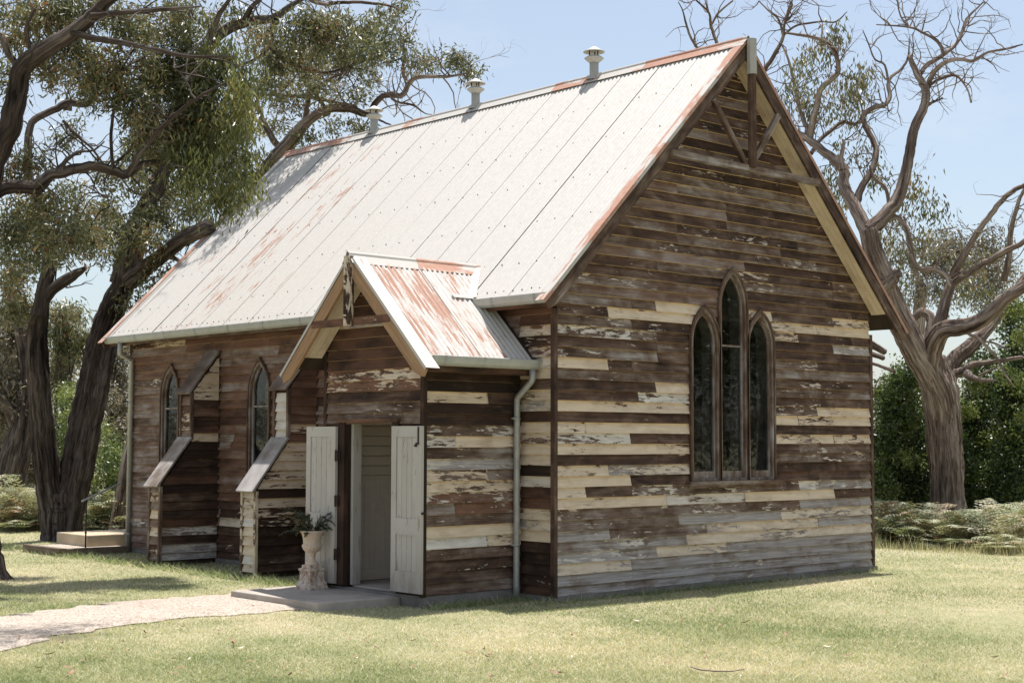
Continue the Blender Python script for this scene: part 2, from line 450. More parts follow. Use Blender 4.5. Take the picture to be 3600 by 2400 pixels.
def np_mesh(name, verts, faces, attrs=None, smooth=False):
    # verts (N,3), faces (M,k) arrays of one face size
    me = bpy.data.meshes.new(name)
    nv, (nf, k) = len(verts), faces.shape
    me.vertices.add(nv); me.vertices.foreach_set('co', np.asarray(verts, np.float32).ravel())
    me.loops.add(nf*k); me.loops.foreach_set('vertex_index', np.asarray(faces, np.int32).ravel())
    me.polygons.add(nf); me.polygons.foreach_set('loop_start', np.arange(0, nf*k, k, dtype=np.int32))
    me.polygons.foreach_set('loop_total', np.full(nf, k, np.int32))
    if smooth: me.polygons.foreach_set('use_smooth', np.ones(nf, bool))
    for nm, (typ, dat) in (attrs or {}).items():
        at_ = me.attributes.new(nm, typ, 'POINT')
        at_.data.foreach_set('value' if typ == 'FLOAT' else 'vector', np.asarray(dat, np.float32).ravel())
    me.update(); me.validate()
    return me

def curve_mesh(name, polys, thick):
    cu = bpy.data.curves.new(name, 'CURVE'); cu.dimensions = '2D'; cu.fill_mode = 'BOTH'; cu.extrude = thick/2
    for pl in polys:
        sp = cu.splines.new('POLY'); sp.points.add(len(pl)-1); sp.use_cyclic_u = True
        for i, (x, y) in enumerate(pl): sp.points[i].co = (x, y, 0, 1)
    ob = bpy.data.objects.new(name, cu)
    me = bpy.data.meshes.new_from_object(ob)
    bpy.data.objects.remove(ob); bpy.data.curves.remove(cu)
    me.materials.clear()
    return me
def plane_matrix(origin, U):
    U = Vector(U).normalized(); Z = Vector((0, 0, 1)); N = U.cross(Z)
    return Matrix(((U.x, 0, N.x, origin[0]), (U.y, 0, N.y, origin[1]), (U.z, 1, N.z, origin[2]), (0, 0, 0, 1)))
def flat_part(name, polys, thick, origin, U, off, mats, parent, color=None):
    # polygons drawn in (along, up) on the plane through origin; middle of the thickness 'off' outwards
    me = curve_mesh(name, polys, thick)
    me.transform(plane_matrix(origin, U) @ Matrix.Translation((0, 0, off)))
    me.update()
    return link(name, me, mats, parent, None, color)

class Arch:
    def __init__(s, cx, half, z0, zs, za): s.cx, s.a, s.z0, s.zs, s.za = cx, half, z0, zs, za; r = za-zs; s.R = (half*half+r*r)/(2*half)
    def hw(s, z):
        if z < s.z0 or z >= s.za: return 0.0
        if z <= s.zs: return s.a
        return max(0.0, math.sqrt(max(0, s.R**2-(z-s.zs)**2))-(s.R-s.a))
    def inset(s, d, dz0=None):
        return Arch(s.cx, s.a-d, s.z0+(d if dz0 is None else dz0), s.zs, s.za-d*1.45)
    def pts(s, n=9):
        L_ = [(s.cx-s.hw(s.zs+(s.za-s.zs)*k/n*0.9999), s.zs+(s.za-s.zs)*k/n) for k in range(n)]
        Rr = [(2*s.cx-x, z) for x, z in reversed(L_)]
        return [(s.cx+s.a, s.z0), (s.cx-s.a, s.z0)] + L_ + [(s.cx, s.za)] + Rr

# paint states
def jit(c, s=0.08):
    return tuple(min(1, max(0, v+random.uniform(-s, s))) for v in c)
PAL = {'C': (0.84, 0.08, 0.48, 0.15), 'CP': (0.73, 0.12, 0.46, 0.2), 'W': (0.72, 0.75, 0.55, 0.1), 'K': (0.38, 0.40, 0.37, 0.18),
       'KG': (0.42, 0.6, 0.56, 0.08), 'G': (0.36, 0.6, 0.84, 0.0), 'FC': (0.70, 0.28, 0.80, 0.05), 'GW': (0.54, 0.85, 0.80, 0.0),
       'R': (0.22, 0.2, 0.42, 0.85), 'RD': (0.2, 0.2, 0.14, 0.6), 'RC': (0.66, 0.15, 0.38, 1.0), 'RW': (0.64, 0.6, 0.42, 0.9),
       'KP': (0.50, 0.15, 0.15, 0.25), 'WR': (0.22, 0.1, 0.64, 0.50), 'PC': (0.80, 0.12, 0.35, 0.6), 'D': (0.04, 0.2, 0.16, 0.12),
       'WH': (0.97, 0.75, 0.5, 0.0), 'TAN': (0.62, 0.0, 0.30, 0.5)}

EX = 0.1225                                     # weatherboard exposure
def rows_z(ztop, z0=-0.0205): return [z0+EX*k if k else 0.0 for k in range(int((ztop-z0)/EX)+2)]

def plank(parent, origin, U, b0, b1, t0, t1, z0, z1, col, name='weatherboard'):
    # b0..b1 along the lower edge, t0..t1 along the upper edge
    U = Vector(U); xm = (b0+b1)/2
    Ln = max(b1-b0, t1-t0); n = max(1, min(10, int(Ln/0.45)))
    h = z1-z0+0.004
    vs = []; fs = []; mi = []
    ph = random.uniform(0, 50); amp = 0.0035
    sag = random.uniform(-0.002, 0.002)
    for i in range(n+1):
        f = i/n
        xb = b0+(b1-b0)*f-xm; xt = t0+(t1-t0)*f-xm
        wz = amp*noise.noise(Vector((xb*1.7+ph, ph, 0))) if 0 <= i <= n else 0
        wo_ = 0.004*noise.noise(Vector((xb*1.3+ph, 9, ph))) + sag
        vs += [(xb, -0.036-wo_, wz), (xb, 0.0, wz), (xt, 0.0, h), (xt, -0.007, h)]
    for i in range(n):
        a = i*4; b = a+4
        fs += [(a, b, b+3, a+3), (a+1, b+1, b, a), (a+2, b+2, b+1, a+1), (a+3, b+3, b+2, a+2)]; mi += [0, 1, 0, 0]
    e = n*4
    fs += [(0, 3, 2, 1), (e, e+1, e+2, e+3)]; mi += [0, 0]
    me = bpy.data.meshes.new(name); me.from_pydata(vs, [], fs); me.polygons.foreach_set('material_index', mi); me.update()
    lo = Vector(origin) + U*xm; rz = math.atan2(U.y, U.x)
    # outward is -(Z x U): local -Y
    mw = Matrix.Translation((lo.x, lo.y, lo.z+z0)) @ Matrix.Rotation(rz, 4, 'Z') @ Matrix.Rotation(random.uniform(-0.0016, 0.0016)/max(1, Ln*0.5), 4, 'Y')
    return link(name, me, ['board', 'butt'], parent, mw, col)

def lay_rows(parent, origin, U, zs, limits, style, holes=(), over=(), jl=(0.9, 2.6), joints=None, name='weatherboard'):
    """zs: row bottoms; limits(z)->(a,b); holes: Arch in along-coordinates; over: (row,x0,x1,type)"""
    for k in range(len(zs)-1):
        z0, z1 = zs[k], zs[k+1]
        a0, b0 = limits(z0); a1, b1 = limits(z1)
        if b0-a0 < 0.05: break
        if b1 < a1: a1 = b1 = (a1+b1)/2
        spans = [((a0, a1), (b0, b1))]
        for h in sorted(holes, key=lambda q: q.cx):
            w0, w1 = h.hw(z0+1e-4), h.hw(z1)
            if z0 < h.z0 < z1: w0 = h.a if h.z0-z0 < 0.06 else 0
            if w0 <= 0: continue
            if hasattr(h, 'box'): w1 = w0
            if z1 < h.z0: continue
            L0, L1, R0, R1 = h.cx-w0, h.cx-w1, h.cx+w0, h.cx+w1
            new = []
            for (s0, s1), (e0, e1) in spans:
                if R0 <= s0 or L0 >= e0: new.append(((s0, s1), (e0, e1))); continue
                if L0-s0 > 0.03: new.append(((s0, s1), (L0, max(L1, s1))))
                if e0-R0 > 0.03: new.append(((R0, min(R1, e1)), (e0, e1)))
            spans = new
        ov = [(x0, x1, ty) for kk, x0, x1, ty in over if kk == k]
        for (s0, s1), (e0, e1) in spans:
            cuts = set()
            for x0, x1, ty in ov:
                for x in (x0, x1):
                    if s0+0.12 < x < e0-0.12: cuts.add(x)
            # ordinary butt joints in what is left
            x = s0+random.uniform(*jl)*random.uniform(0.4, 1)
            while x < e0-0.35:
                xx = min(joints, key=lambda j: abs(j-x)) if joints else x
                if s0+0.2 < xx < e0-0.2 and all(abs(xx-c_) > 0.3 for c_ in cuts) and not any(x0 < xx < x1 for x0, x1, _ in ov): cuts.add(xx)
                x += random.uniform(*jl)
            cs = sorted(cuts); ed = [None]+cs+[None]
            for i in range(len(ed)-1):
                l0, l1 = (s0, s1) if ed[i] is None else (ed[i]+0.0015, ed[i]+0.0015)
                r0, r1 = (e0, e1) if ed[i+1] is None else (ed[i+1]-0.0015, ed[i+1]-0.0015)
                l1 = min(l1, r1)
                mid = (l0+r0)/2
                ty = next((t_ for x0, x1, t_ in ov if x0 < mid < x1), None) or style(mid, z0)
                plank(parent, origin, U, l0, r0, l1, r1, z0, z1, jit(PAL[ty], 0.07), name)

# ================================================================== SETTING
def ground_sheet():
    n = 60
    xs = np.concatenate([np.linspace(-900, -40, 10), np.linspace(-30, 60, 60), np.linspace(75, 1200, 10)])
    ys = np.concatenate([np.linspace(-900, -40, 10), np.linspace(-30, 70, 60), np.linspace(85, 1200, 10)])
    vs = [(x, y, GZ-0.004+0.02*noise.noise(Vector((x*0.2, y*0.2, 3)))*(1 if (x > 7 or y < -2 or x < -4) else 0)) for y in ys for x in xs]
    nx = len(xs)
    fs = np.array([(j*nx+i, j*nx+i+1, (j+1)*nx+i+1, (j+1)*nx+i) for j in range(len(ys)-1) for i in range(nx-1)])
    return tag(link('lawn', np_mesh('lawn', np.array(vs), fs, smooth=True), 'lawn'), kind='structure')
ground_sheet()

# gravel path
up = [(-9.6, 0.55), (-7.6, 1.75), (-5.21, 2.68), (-4.43, 3.01), (-3.56, 3.22), (-2.88, 3.20), (-2.1, 3.05)]
lo = [(-10.6, -2.1), (-8.4, -1.0), (-6.21, 0.37), (-5.38, 0.95), (-4.53, 1.32), (-3.89, 1.40), (-3.24, 1.38), (-2.67, 1.24), (-2.36, 1.20), (-2.1, 1.18)]
def resample(pl, n):
    P = np.array(pl); d = np.r_[0, np.cumsum(np.linalg.norm(np.diff(P, axis=0), axis=1))]
    s = np.linspace(0, d[-1], n); return np.c_[np.interp(s, d, P[:, 0]), np.interp(s, d, P[:, 1])]
U_ = resample(up, 60); Lo_ = resample(lo, 60)
U_ += RNG.normal(0, 0.05, U_.shape); Lo_ += RNG.normal(0, 0.05, Lo_.shape)
m = MB()
vs = []; fs = []
NC = 12
for k in range(60):
    for j in range(NC+1):
        f = j/NC; p = U_[k]*(1-f)+Lo_[k]*f
        edge = min(f, 1-f)
        vs.append((p[0], p[1], GZ+0.004+0.022*min(1, edge*6)))
for k in range(59):
    for j in range(NC): a = k*(NC+1)+j; fs.append((a, a+NC+1, a+NC+2, a+1))
m.add(vs, fs, 0, True)
tag(m.build('gravel_path', 'gravel'), kind='structure')
PATH_U, PATH_L = U_, Lo_
PATH_POLY = np.vstack([U_, Lo_[::-1]])
def in_poly(px, py, poly):
    inside = np.zeros(len(px), bool); j = len(poly)-1
    for i in range(len(poly)):
        xi, yi = poly[i]; xj, yj = poly[j]
        c_ = ((yi > py) != (yj > py)) & (px < (xj-xi)*(py-yi)/(yj-yi+1e-12)+xi)
        inside ^= c_; j = i
    return inside


# ================================================================== CHURCH
W_, L_, RX, RZ = 6.148, 9.797, 3.10, 6.80        # width, length, ridge x and height
OF = 0.303                                       # gable overhang
def zroof(x): return RZ-abs(x-RX)
church = tag(empty('church'), 'weathered timber chapel with steep pale iron roof and peeling weatherboards', 'church')
X, Y, Z = Vector((1, 0, 0)), Vector((0, 1, 0)), Vector((0, 0, 1))

# ---- windows as arches
CXW = [2.565, 3.115, 3.665]
def lancets(cxs): return [Arch(cxs[0], 0.275, 1.237, 2.95, 3.40), Arch(cxs[1], 0.275, 1.237, 3.42, 3.915), Arch(cxs[2], 0.275, 1.237, 2.95, 3.40)]
SIDEW = lambda cy: Arch(cy, 0.275, 1.237, 2.40, 2.87)

def wall(name, outline, holes, origin, U, mats='sheath', thick=0.10):
    return flat_part(name, [outline]+[h.pts() for h in holes], thick, origin, U, -thick/2-0.002, mats, church)

def window(par, arch, origin, U, bar_z=None, mull=(True, True), seed=0):
    """casing ring, sash ring, pane, bars, inner lining for one lancet; along-coordinates"""
    col = (0.2, 0.4, 0.60, 0.03)
    cas = flat_part('window_frame', [arch.pts(), arch.inset(0.048, 0.0).pts()[:0] or arch.inset(0.048, 0.03).pts()], 0.065, origin, U, 0.012, ['upright'], par, jit(col, 0.05))
    inn = arch.inset(0.049, 0.031)
    sash = flat_part('sash', [inn.pts(), inn.inset(0.028, 0.085).pts()], 0.035, origin, U, -0.012, ['upright'], cas, jit((0.05, 0.3, 0.62, 0.05), 0.05))
    gl = inn.inset(0.027, 0.084)
    flat_part('pane', [gl.pts()], 0.004, origin, U, -0.014, ['glass'], cas)
    if bar_z:
        w = gl.hw(bar_z)
        flat_part('glazing_bar', [[(arch.cx-w, bar_z-0.012), (arch.cx+w, bar_z-0.012), (arch.cx+w, bar_z+0.012), (arch.cx-w, bar_z+0.012)]], 0.03, origin, U, -0.010, ['upright'], cas, jit((0.3, 0.5, 0.75, 0), 0.05))
    # moulded outer bead following the arch
    flat_part('arch_bead', [arch.inset(-0.016, 0.0).pts(), arch.inset(0.012, 0.0).pts()], 0.03, origin, U, 0.045, ['upright'], cas, jit((0.08, 0.4, 0.42, 0.25), 0.05))
    li = arch.inset(0.030, 0.0)
    flat_part('window_lining', [arch.inset(0.004, 0.0).pts(), li.inset(0.02, 0.02).pts()], 0.16, origin, U, -0.125, ['reveal'], cas)
    return cas

def rake_limits(z):
    d = RZ-0.212-z
    return max(0.022, RX-d), min(W_-0.022, RX+d)

# ---- front gable
out = [(0.0, -0.03), (W_, -0.03), (W_, zroof(W_)-0.09), (RX, RZ-0.09), (0.0, zroof(0)-0.09)]
LF = lancets(CXW)
wfront = wall('gable_wall', out, [a.inset(0.03, 0.0) for a in LF], (0, 0, 0), X)
def zr4(x0, x1, y, ty, sc=1.4, ox=1880, oy=1000):
    a = on_y(ox+x0/sc, oy+y/sc, -0.02); b = on_y(ox+x1/sc, oy+y/sc, -0.02); mz = on_y(ox+(x0+x1)/2/sc, oy+y/sc, -0.02)[2]
    k = int((mz+0.0205)/EX)
    return (k, 0.0 if x0 < 112 else a[0], W_ if x1 > 1635 else b[0], ty)
GO = [(360, 800, 163, 'CP'), (595, 800, 128, 'C'), (107, 470, 240, 'W'), (107, 360, 393, 'C'), (595, 760, 517, 'C'), (510, 760, 563, 'W'),
      (107, 362, 600, 'C'), (362, 760, 610, 'CP'), (107, 250, 708, 'CP'), (248, 760, 713, 'C'), (107, 470, 757, 'W'), (107, 600, 810, 'C'),
      (600, 760, 812, 'CP'), (107, 362, 915, 'CP'), (362, 760, 912, 'FC'), (107, 472, 968, 'C'), (107, 250, 1022, 'CP'), (107, 648, 1075, 'C'),
      (648, 1032, 1052, 'W'), (1034, 1475, 1038, 'C'), (1145, 1386, 232, 'C'), (1387, 1645, 250, 'C'), (1468, 1645, 212, 'CP'), (1150, 1295, 272, 'CP'),
      (1468, 1645, 340, 'GW'), (1390, 1645, 635, 'C'), (1165, 1296, 672, 'C'), (1298, 1645, 677, 'CP'), (1165, 1470, 764, 'C'), (1472, 1648, 764, 'CP'),
      (1300, 1650, 983, 'GW'), (1212, 1650, 1118, 'FC'), (845, 1393, 1188, 'FC'), (1394, 1650, 1162, 'G'), (750, 1650, 1222, 'FC'), (107, 745, 1288, 'GW'),
      (600, 945, 1302, 'FC'), (946, 1650, 1270, 'G'), (107, 600, 1338, 'GW'), (107, 475, 1392, 'FC'), (476, 1650, 1330, 'G'), (107, 1650, 1440, 'G'),
      (1045, 1165, 130, 'RC'), (1165, 1650, 860, 'KG'), (1165, 1650, 430, 'KG')]
over = [zr4(*g) for g in GO]
def gstyle(x, z):
    if z < 0.5: return 'G'
    if z < 0.9: return random.choice(['G', 'KG', 'KG', 'FC'])
    if z > 3.4: return random.choice(['K', 'K', 'K', 'WR', 'KG', 'KG'])
    return random.choice(['K', 'K', 'KG', 'K', 'KG'])
JT = sorted({round(on_y(1880+x/1.4, 1600, 0)[0], 3) for x in (250, 362, 472, 598, 700, 845, 945, 1032, 1130, 1212, 1296, 1390, 1470, 1560)})
lay_rows(wfront, (0, 0, 0), X, rows_z(6.7), rake_limits, gstyle, [a.inset(0.012, 0.0) for a in LF], over, (1.4, 4.2), JT)
for i, a in enumerate(LF):
    window(wfront, a, (0, 0, 0), X, 2.93 if i == 1 else None)
m = MB(); m.box((2.20, -0.115, 1.185), (4.04, 0.0, 1.236)); m.box((2.25, -0.055, 1.150), (3.99, -0.004, 1.184))
m.build('window_sill', 'board', wfront, None, (0.05, 0.4, 0.55, 0.05))
# footing under the boards
m = MB(); m.box((-0.02, -0.035, -0.35), (W_+0.10, 0.10, -0.004)); m.build('footing', 'footing', wfront)

# ---- long side wall (faces -X); along = -Y from the near corner => use along coordinate a = y with U = -Y (a -> -a)
lw_holes = [SIDEW(-8.51), SIDEW(-6.0)]
wl_out = [(0.0, -0.03), (0.0, 3.60), (-L_, 3.60), (-L_, -0.03)]
wside = wall('side_wall', wl_out, [a.inset(0.03, 0.0) for a in lw_holes], (0, 0, 0), -Y)
def sstyle(a, z):
    y = -a
    if y < 0.6:
        return random.choice(['K', 'RD', 'C', 'C', 'CP', 'K']) if z < 2.4 else random.choice(['RC', 'CP', 'KP'])
    if z > 3.05: return 'R'
    if y > 7.3: return random.choice(['WR', 'WR', 'KG', 'WR']) if z < 2.6 else random.choice(['R', 'WR'])
    if z > 2.5: return random.choice(['R', 'WR', 'R'])
    if z < 0.9: return random.choice(['K', 'RD', 'K', 'R'])
    return random.choice(['R', 'R', 'RD', 'WR'])
def zs(x0, x1, y, ty, sc, ox, oy, full=False):
    a = on_x(ox+x0/sc, oy+y/sc, -0.02); b = on_x(ox+x1/sc, oy+y/sc, -0.02); mz = on_x(ox+(x0+x1)/2/sc, oy+y/sc, -0.02)[2]
    return (int((mz+0.0205)/EX), -a[1]-0.02, -b[1]+0.02, ty)
SO = [(1950, 2165, y, ty, 2.0909, 900, 850) for y, ty in ((540, 'RD'), (590, 'RC'), (655, 'RC'), (740, 'KP'), (815, 'RC'), (892, 'FC'), (960, 'C'), (1050, 'K'), (1130, 'CP'), (1205, 'FC'), (1290, 'RD'))]
SO += [(1950, 2165, y, ty, 2.0909, 900, 1400) for y, ty in ((230, 'C'), (300, 'CP'), (370, 'C'), (450, 'C'), (530, 'D'), (615, 'RW'), (700, 'RD'), (780, 'RD'), (850, 'CP'), (930, 'FC'), (1010, 'C'), (1100, 'D'), (1180, 'D'), (1260, 'D'), (1330, 'KP'))]
SO += [(285, 577, 192, 'TAN', 1.65, 300, 1100), (785, 905, 1210, 'FC', 1.65, 300, 1100), (785, 905, 1165, 'KP', 1.65, 300, 1100)]
lay_rows(wside, (0, 0, 0), -Y, rows_z(3.30), lambda z: (-L_+0.022, -0.022), sstyle, [a.inset(0.012, 0.0) for a in lw_holes], [zs(*q) for q in SO], (1.2, 3.2))
for a in lw_holes: window(wside, a, (0, 0, 0), -Y, 2.20)
m = MB(); m.box((-0.03, 0.10, -0.35), (0.10, L_+0.02, -0.004)); m.build('footing', 'footing', wside)
# rear gable and far side wall (plain, seen through the windows)
wb_out = [(-x, z) for x, z in reversed(out)]
LBk = [Arch(-a.cx, a.a, a.z0, a.zs, a.za) for a in lancets([2.52, 3.07, 3.62])]
wrear = wall('rear_wall', wb_out, [a.inset(0.03, 0.0) for a in LBk], (0, L_, 0), -X, 'sheath')
for a in LBk: window(wrear, a, (0, L_, 0), -X)
wfar = wall('far_wall', [(0.0, -0.03), (L_, -0.03), (L_, 3.55), (0.0, 3.55)], [], (W_, 0, 0), Y, 'sheath')
m = MB(); m.box((0.11, 0.11, -0.25), (W_-0.11, L_-0.11, 0.06)); m.build('floor', 'sleeper', church)
# corner stops
def stop(x0, y0, x1, y1, z0, z1, par, c=(0.05, 0.3, 0.38, 0.15), nm='corner_stop'):
    m = MB(); m.box((x0, y0, z0), (x1, y1, z1)); return m.build(nm, 'board', par, None, jit(c, 0.05))
def vstop(x, y, z0, z1, par, w=0.042, c=(0.05, 0.3, 0.38, 0.15)):
    # built lying along local x so the grain follows its length
    m = MB(); Ln = z1-z0; m.box((0, -w/2, -w/2), (Ln, w/2, w/2))
    mw = Matrix.Translation((x, y, z0)) @ Matrix.Rotation(-math.pi/2, 4, 'Y')
    return m.build('corner_stop', 'board', par, mw, jit(c, 0.05))
vstop(-0.008, -0.008, -0.02, 3.22, wfront, 0.058)
vstop(W_+0.008, -0.008, -0.004, 3.22, wfront, 0.058)
vstop(-0.008, L_+0.006, -0.02, 3.30, wside, 0.058)

# ---- main roof
PITCHC = 0.0754
def corr_sheet(name, ncor, length, parent, mw, color, lift=0.010, amp=0.0085):
    spc = 8; n = ncor*spc+1; rows = 5
    ph = random.uniform(0, 20)
    ii = np.arange(n); x = ii*(PITCHC/spc); zc = amp*np.cos(2*np.pi*ii/spc) + lift*(1-ii/(n-1))**2
    V = []
    for r in range(rows):
        f = r/(rows-1)
        wav = 0.004*noise.noise(Vector((f*2.1+ph, ph, 0)))
        V.append(np.c_[np.full(n, f*length), x, zc+wav*np.maximum(0, 1-ii/(n*0.4))])
    V = np.vstack(V)
    low = V.copy(); low[:, 2] -= 0.0015
    F = np.array([(r*n+i, r*n+i+1, (r+1)*n+i+1, (r+1)*n+i) for r in range(rows-1) for i in range(n-1)])
    F = F[:, ::-1]
    me = np_mesh(name, V, F, smooth=True)
    return link(name, me, 'iron', parent, mw, color)
EAVE_X = -0.345
SL = (RX-EAVE_X)*math.sqrt(2)
c45 = math.sqrt(0.5)
# deck added under the iron sheets to block light
m = MB()
for sgn in (-1, 1):
    xe = EAVE_X+0.02 if sgn < 0 else 2*RX-EAVE_X-0.02
    for a, b in (((xe, -OF+0.03), (RX, L_+OF-0.03)),):
        x0, y0 = a; x1, y1 = b
        zt0, zt1 = zroof(x0)-0.030, zroof(x1)-0.030
        m.add([(x0, y0, zt0), (x1, y0, zt1), (x1, y1, zt1), (x0, y1, zt0), (x0, y0, zt0-0.035), (x1, y0, zt1-0.035), (x1, y1, zt1-0.035), (x0, y1, zt0-0.035)],
              [(0, 1, 2, 3), (7, 6, 5, 4), (0, 4, 5, 1), (1, 5, 6, 2), (2, 6, 7, 3), (3, 7, 4, 0)])
roof = m.build('roof', 'sheath', church)
cover = 9*PITCHC
y = -OF+0.01
k = 0
rustmap = {6: 0.15, 7: 0.25, 8: 0.35, 9: 0.55, 10: 0.72, 11: 0.80, 12: 0.70, 13: 0.62, 14: 0.5}
while y < L_+OF-0.1:
    w = min(cover, L_+OF-y)
    nc = 10 if y+cover+PITCHC < L_+OF+0.03 else max(2, int((L_+OF-0.01-y)/PITCHC))
    for sgn in (-1, 1):
        if sgn < 0:    # visible slope: local x up the slope
            mw = Matrix(((c45, 0, -c45, EAVE_X-0.02), (0, 1, 0, y), (c45, 0, c45, zroof(EAVE_X)-0.02+0.004), (0, 0, 0, 1)))
        else:
            mw = Matrix(((-c45, 0, c45, 2*RX-EAVE_X+0.02), (0, 1, 0, y), (c45, 0, c45, zroof(EAVE_X)-0.02+0.004), (0, 0, 0, 1)))
        ru = rustmap.get(k, 0.05)
        corr_sheet('roof_sheet', nc, SL+0.012, roof, mw, (min(1, max(0, ru+random.uniform(-.06, .06))), 0.0, 0.5, 1), random.choice([0.002, 0.004, 0.007, 0.010]))
    y += cover; k += 1
# nails on the visible slope
m = MB()
for yk in np.arange(-0.2, L_+0.25, PITCHC*2):
    pass
prl = [0.10, 0.62, 1.45, 2.30, 3.15, 4.0, 4.72]
for j, s in enumerate(prl):
    step = PITCHC*(2 if j == 0 else 4)
    yy = -0.22
    while yy < L_+0.22:
        ss = s+random.uniform(-0.012, 0.012)
        p = Vector((EAVE_X+ss*c45, yy+random.uniform(-.01, .01), zroof(EAVE_X)+ss*c45))+Vector((-c45, 0, c45))*0.013
        r = 0.0105
        n_ = Vector((-c45, 0, c45)); u_ = Vector((c45, 0, c45)); v_ = Y
        vs = [p+u_*r*math.cos(a)+v_*r*math.sin(a) for a in (0, 1.05, 2.1, 3.14, 4.19, 5.24)]+[p+n_*0.008]
        m.add(vs, [(i, (i+1) % 6, 6) for i in range(6)])
        yy += step
tag(m.build('roof_nails', 'dark', roof), kind='stuff')
# ridge cap in lengths, roll top with two wings
def ridge_cap(parent, p0, p1, nseg, cols, wing=0.115, axis_up=Vector((0, 0, 1)), r=0.024, drop=0.105):
    p0 = Vector(p0); p1 = Vector(p1); d = (p1-p0).normalized(); side = d.cross(axis_up).normalized()
    prof = [(-wing, -drop), (-r*1.2, -0.012), (-r*1.05, 0.012), (-r*0.6, 0.028), (0, 0.034), (r*0.6, 0.028), (r*1.05, 0.012), (r*1.2, -0.012), (wing, -drop)]
    for k in range(nseg):
        a = p0+(p1-p0)*(k/nseg)-d*0.02; b = p0+(p1-p0)*((k+1)/nseg)+d*(0.0 if k == nseg-1 else 0.01)
        Ln = (b-a).length; m = MB(); li = 0.0015*(k % 2)
        vs = []
        for xx in (0, Ln):
            for s_, z_ in prof: vs.append((xx, s_, z_+li))
        n = len(prof); fs = [(i, i+1, n+i+1, n+i) for i in range(n-1)]
        m.add(vs, fs, 0, False)
        yv = axis_up.cross(d)
        mw = Matrix(((d.x, yv.x, axis_up.x, a.x), (d.y, yv.y, axis_up.y, a.y), (d.z, yv.z, axis_up.z, a.z), (0, 0, 0, 1)))
        o = m.build('ridge_cap', 'trimiron', parent, mw, (0.12, cols[k % len(cols)], 0.5, 1))
ridge_cap(roof, (RX, -OF-0.01, RZ+0.028), (RX, L_+OF+0.01, RZ+0.028), 6, [0.76, 0.60, 0.46, 0.62, 0.50, 0.80])
# barge boards, flashing, soffit
def rake(par, yb, sgn, thick=0.035, dep=0.15, front=True):
    """barge board on plane y=yb along the left (sgn -1) or right rake"""
    x_tip = -0.335 if sgn < 0 else 2*RX+0.335
    p_low = Vector((x_tip, yb, zroof(x_tip)-0.125)); p_top = Vector((RX, yb, RZ-0.125))
    d = p_top-p_low; Ln = d.length; d.normalize()
    m = MB()
    # local x up the slope, local z perpendicular
    h = dep*0.5
    vs = [(0.0, -thick/2, -h), (Ln-h, -thick/2, -h), (Ln+h, -thick/2, h), (0.10, -thick/2, h)]
    vs[0] = (0.16, -thick/2, -h); vs[3] = (-0.10, -thick/2, h); vs.insert(3, (-0.02, -thick/2, h)); vs[4] = (-0.02, -thick/2, h*0.2)
    vs = [(0.10, -thick/2, -h), (Ln-h, -thick/2, -h), (Ln+h, -thick/2, h), (-0.02, -thick/2, h), (-0.06, -thick/2, -h*0.35)]
    vs2 = [(a, thick/2, c_) for a, _, c_ in vs]
    n = len(vs)
    fs = [tuple(range(n)), tuple(n+i for i in reversed(range(n)))]+[(i, n+i, n+(i+1) % n, (i+1) % n) for i in range(n)]
    m.add(vs+vs2, fs)
    zv = d.cross(Y); zv = zv if zv.z > 0 else -zv
    yv = zv.cross(d)
    mw = Matrix(((d.x, yv.x, zv.x, p_low.x), (d.y, yv.y, zv.y, p_low.y), (d.z, yv.z, zv.z, p_low.z), (0, 0, 0, 1)))
    o = m.build('barge_board', 'board', par, mw, (0.30, 0.1, 0.42, 0.05) if front else (0.2, 0.1, 0.4, 0.1))
    # iron flashing over the top edge
    m = MB()
    N = 8
    for k in range(N):
        a = -0.07+(Ln+0.06+0.07)*k/N; b = -0.07+(Ln+0.06+0.07)*(k+1)/N
        t0 = h+0.031
        out_ = -0.030 if yv.y > 0 else 0.030; inn_ = 0.115 if yv.y > 0 else -0.115
        sgnf = 1 if yb < 1 else -1
        out_ *= sgnf; inn_ *= sgnf
        vs = [(a, inn_, t0+0.004), (a, out_, t0+0.008), (a, out_, t0-0.035), (b, inn_, t0+0.004), (b, out_, t0+0.008), (b, out_, t0-0.035)]
        m.add(vs, [(0, 1, 4, 3), (1, 2, 5, 4)])
    # rolled outer lip as a solid strip
    m.build('barge_flashing', 'trimiron', o, None, (0.2, 0.75 if sgn < 0 else 0.95, 0.5, 1))
    return o
for sgn in (-1, 1):
    rake(roof, -OF+0.018, sgn); rake(roof, L_+OF-0.018, sgn, front=False)
def soffit(par, y0, y1, n, x_end, zoff=0.222):
    for sgn in (-1, 1):
        for k in range(n):
            a = y0+(y1-y0)*k/n+0.002; b = y0+(y1-y0)*(k+1)/n-0.002
            xe = x_end if sgn < 0 else 2*RX-x_end
            p_low = Vector((xe, (a+b)/2, zroof(xe)-zoff)); p_top = Vector((RX, (a+b)/2, RZ-zoff))
            d = (p_top-p_low); Ln = d.length; d.normalize()
            zv = d.cross(Y); zv = zv if zv.z > 0 else -zv; yv = zv.cross(d)
            mw = Matrix(((d.x, yv.x, zv.x, p_low.x), (d.y, yv.y, zv.y, p_low.y), (d.z, yv.z, zv.z, p_low.z), (0, 0, 0, 1)))
            m = MB(); m.box((0, -(b-a)/2, 0), (Ln-0.01, (b-a)/2, 0.018+0.004*(k % 2)))
            m.build('soffit_board', 'board', par, mw, jit((0.96, 0.10, 0.4, 0.05), 0.03))
soffit(roof, -OF+0.038, -0.03, 3, 0.02)
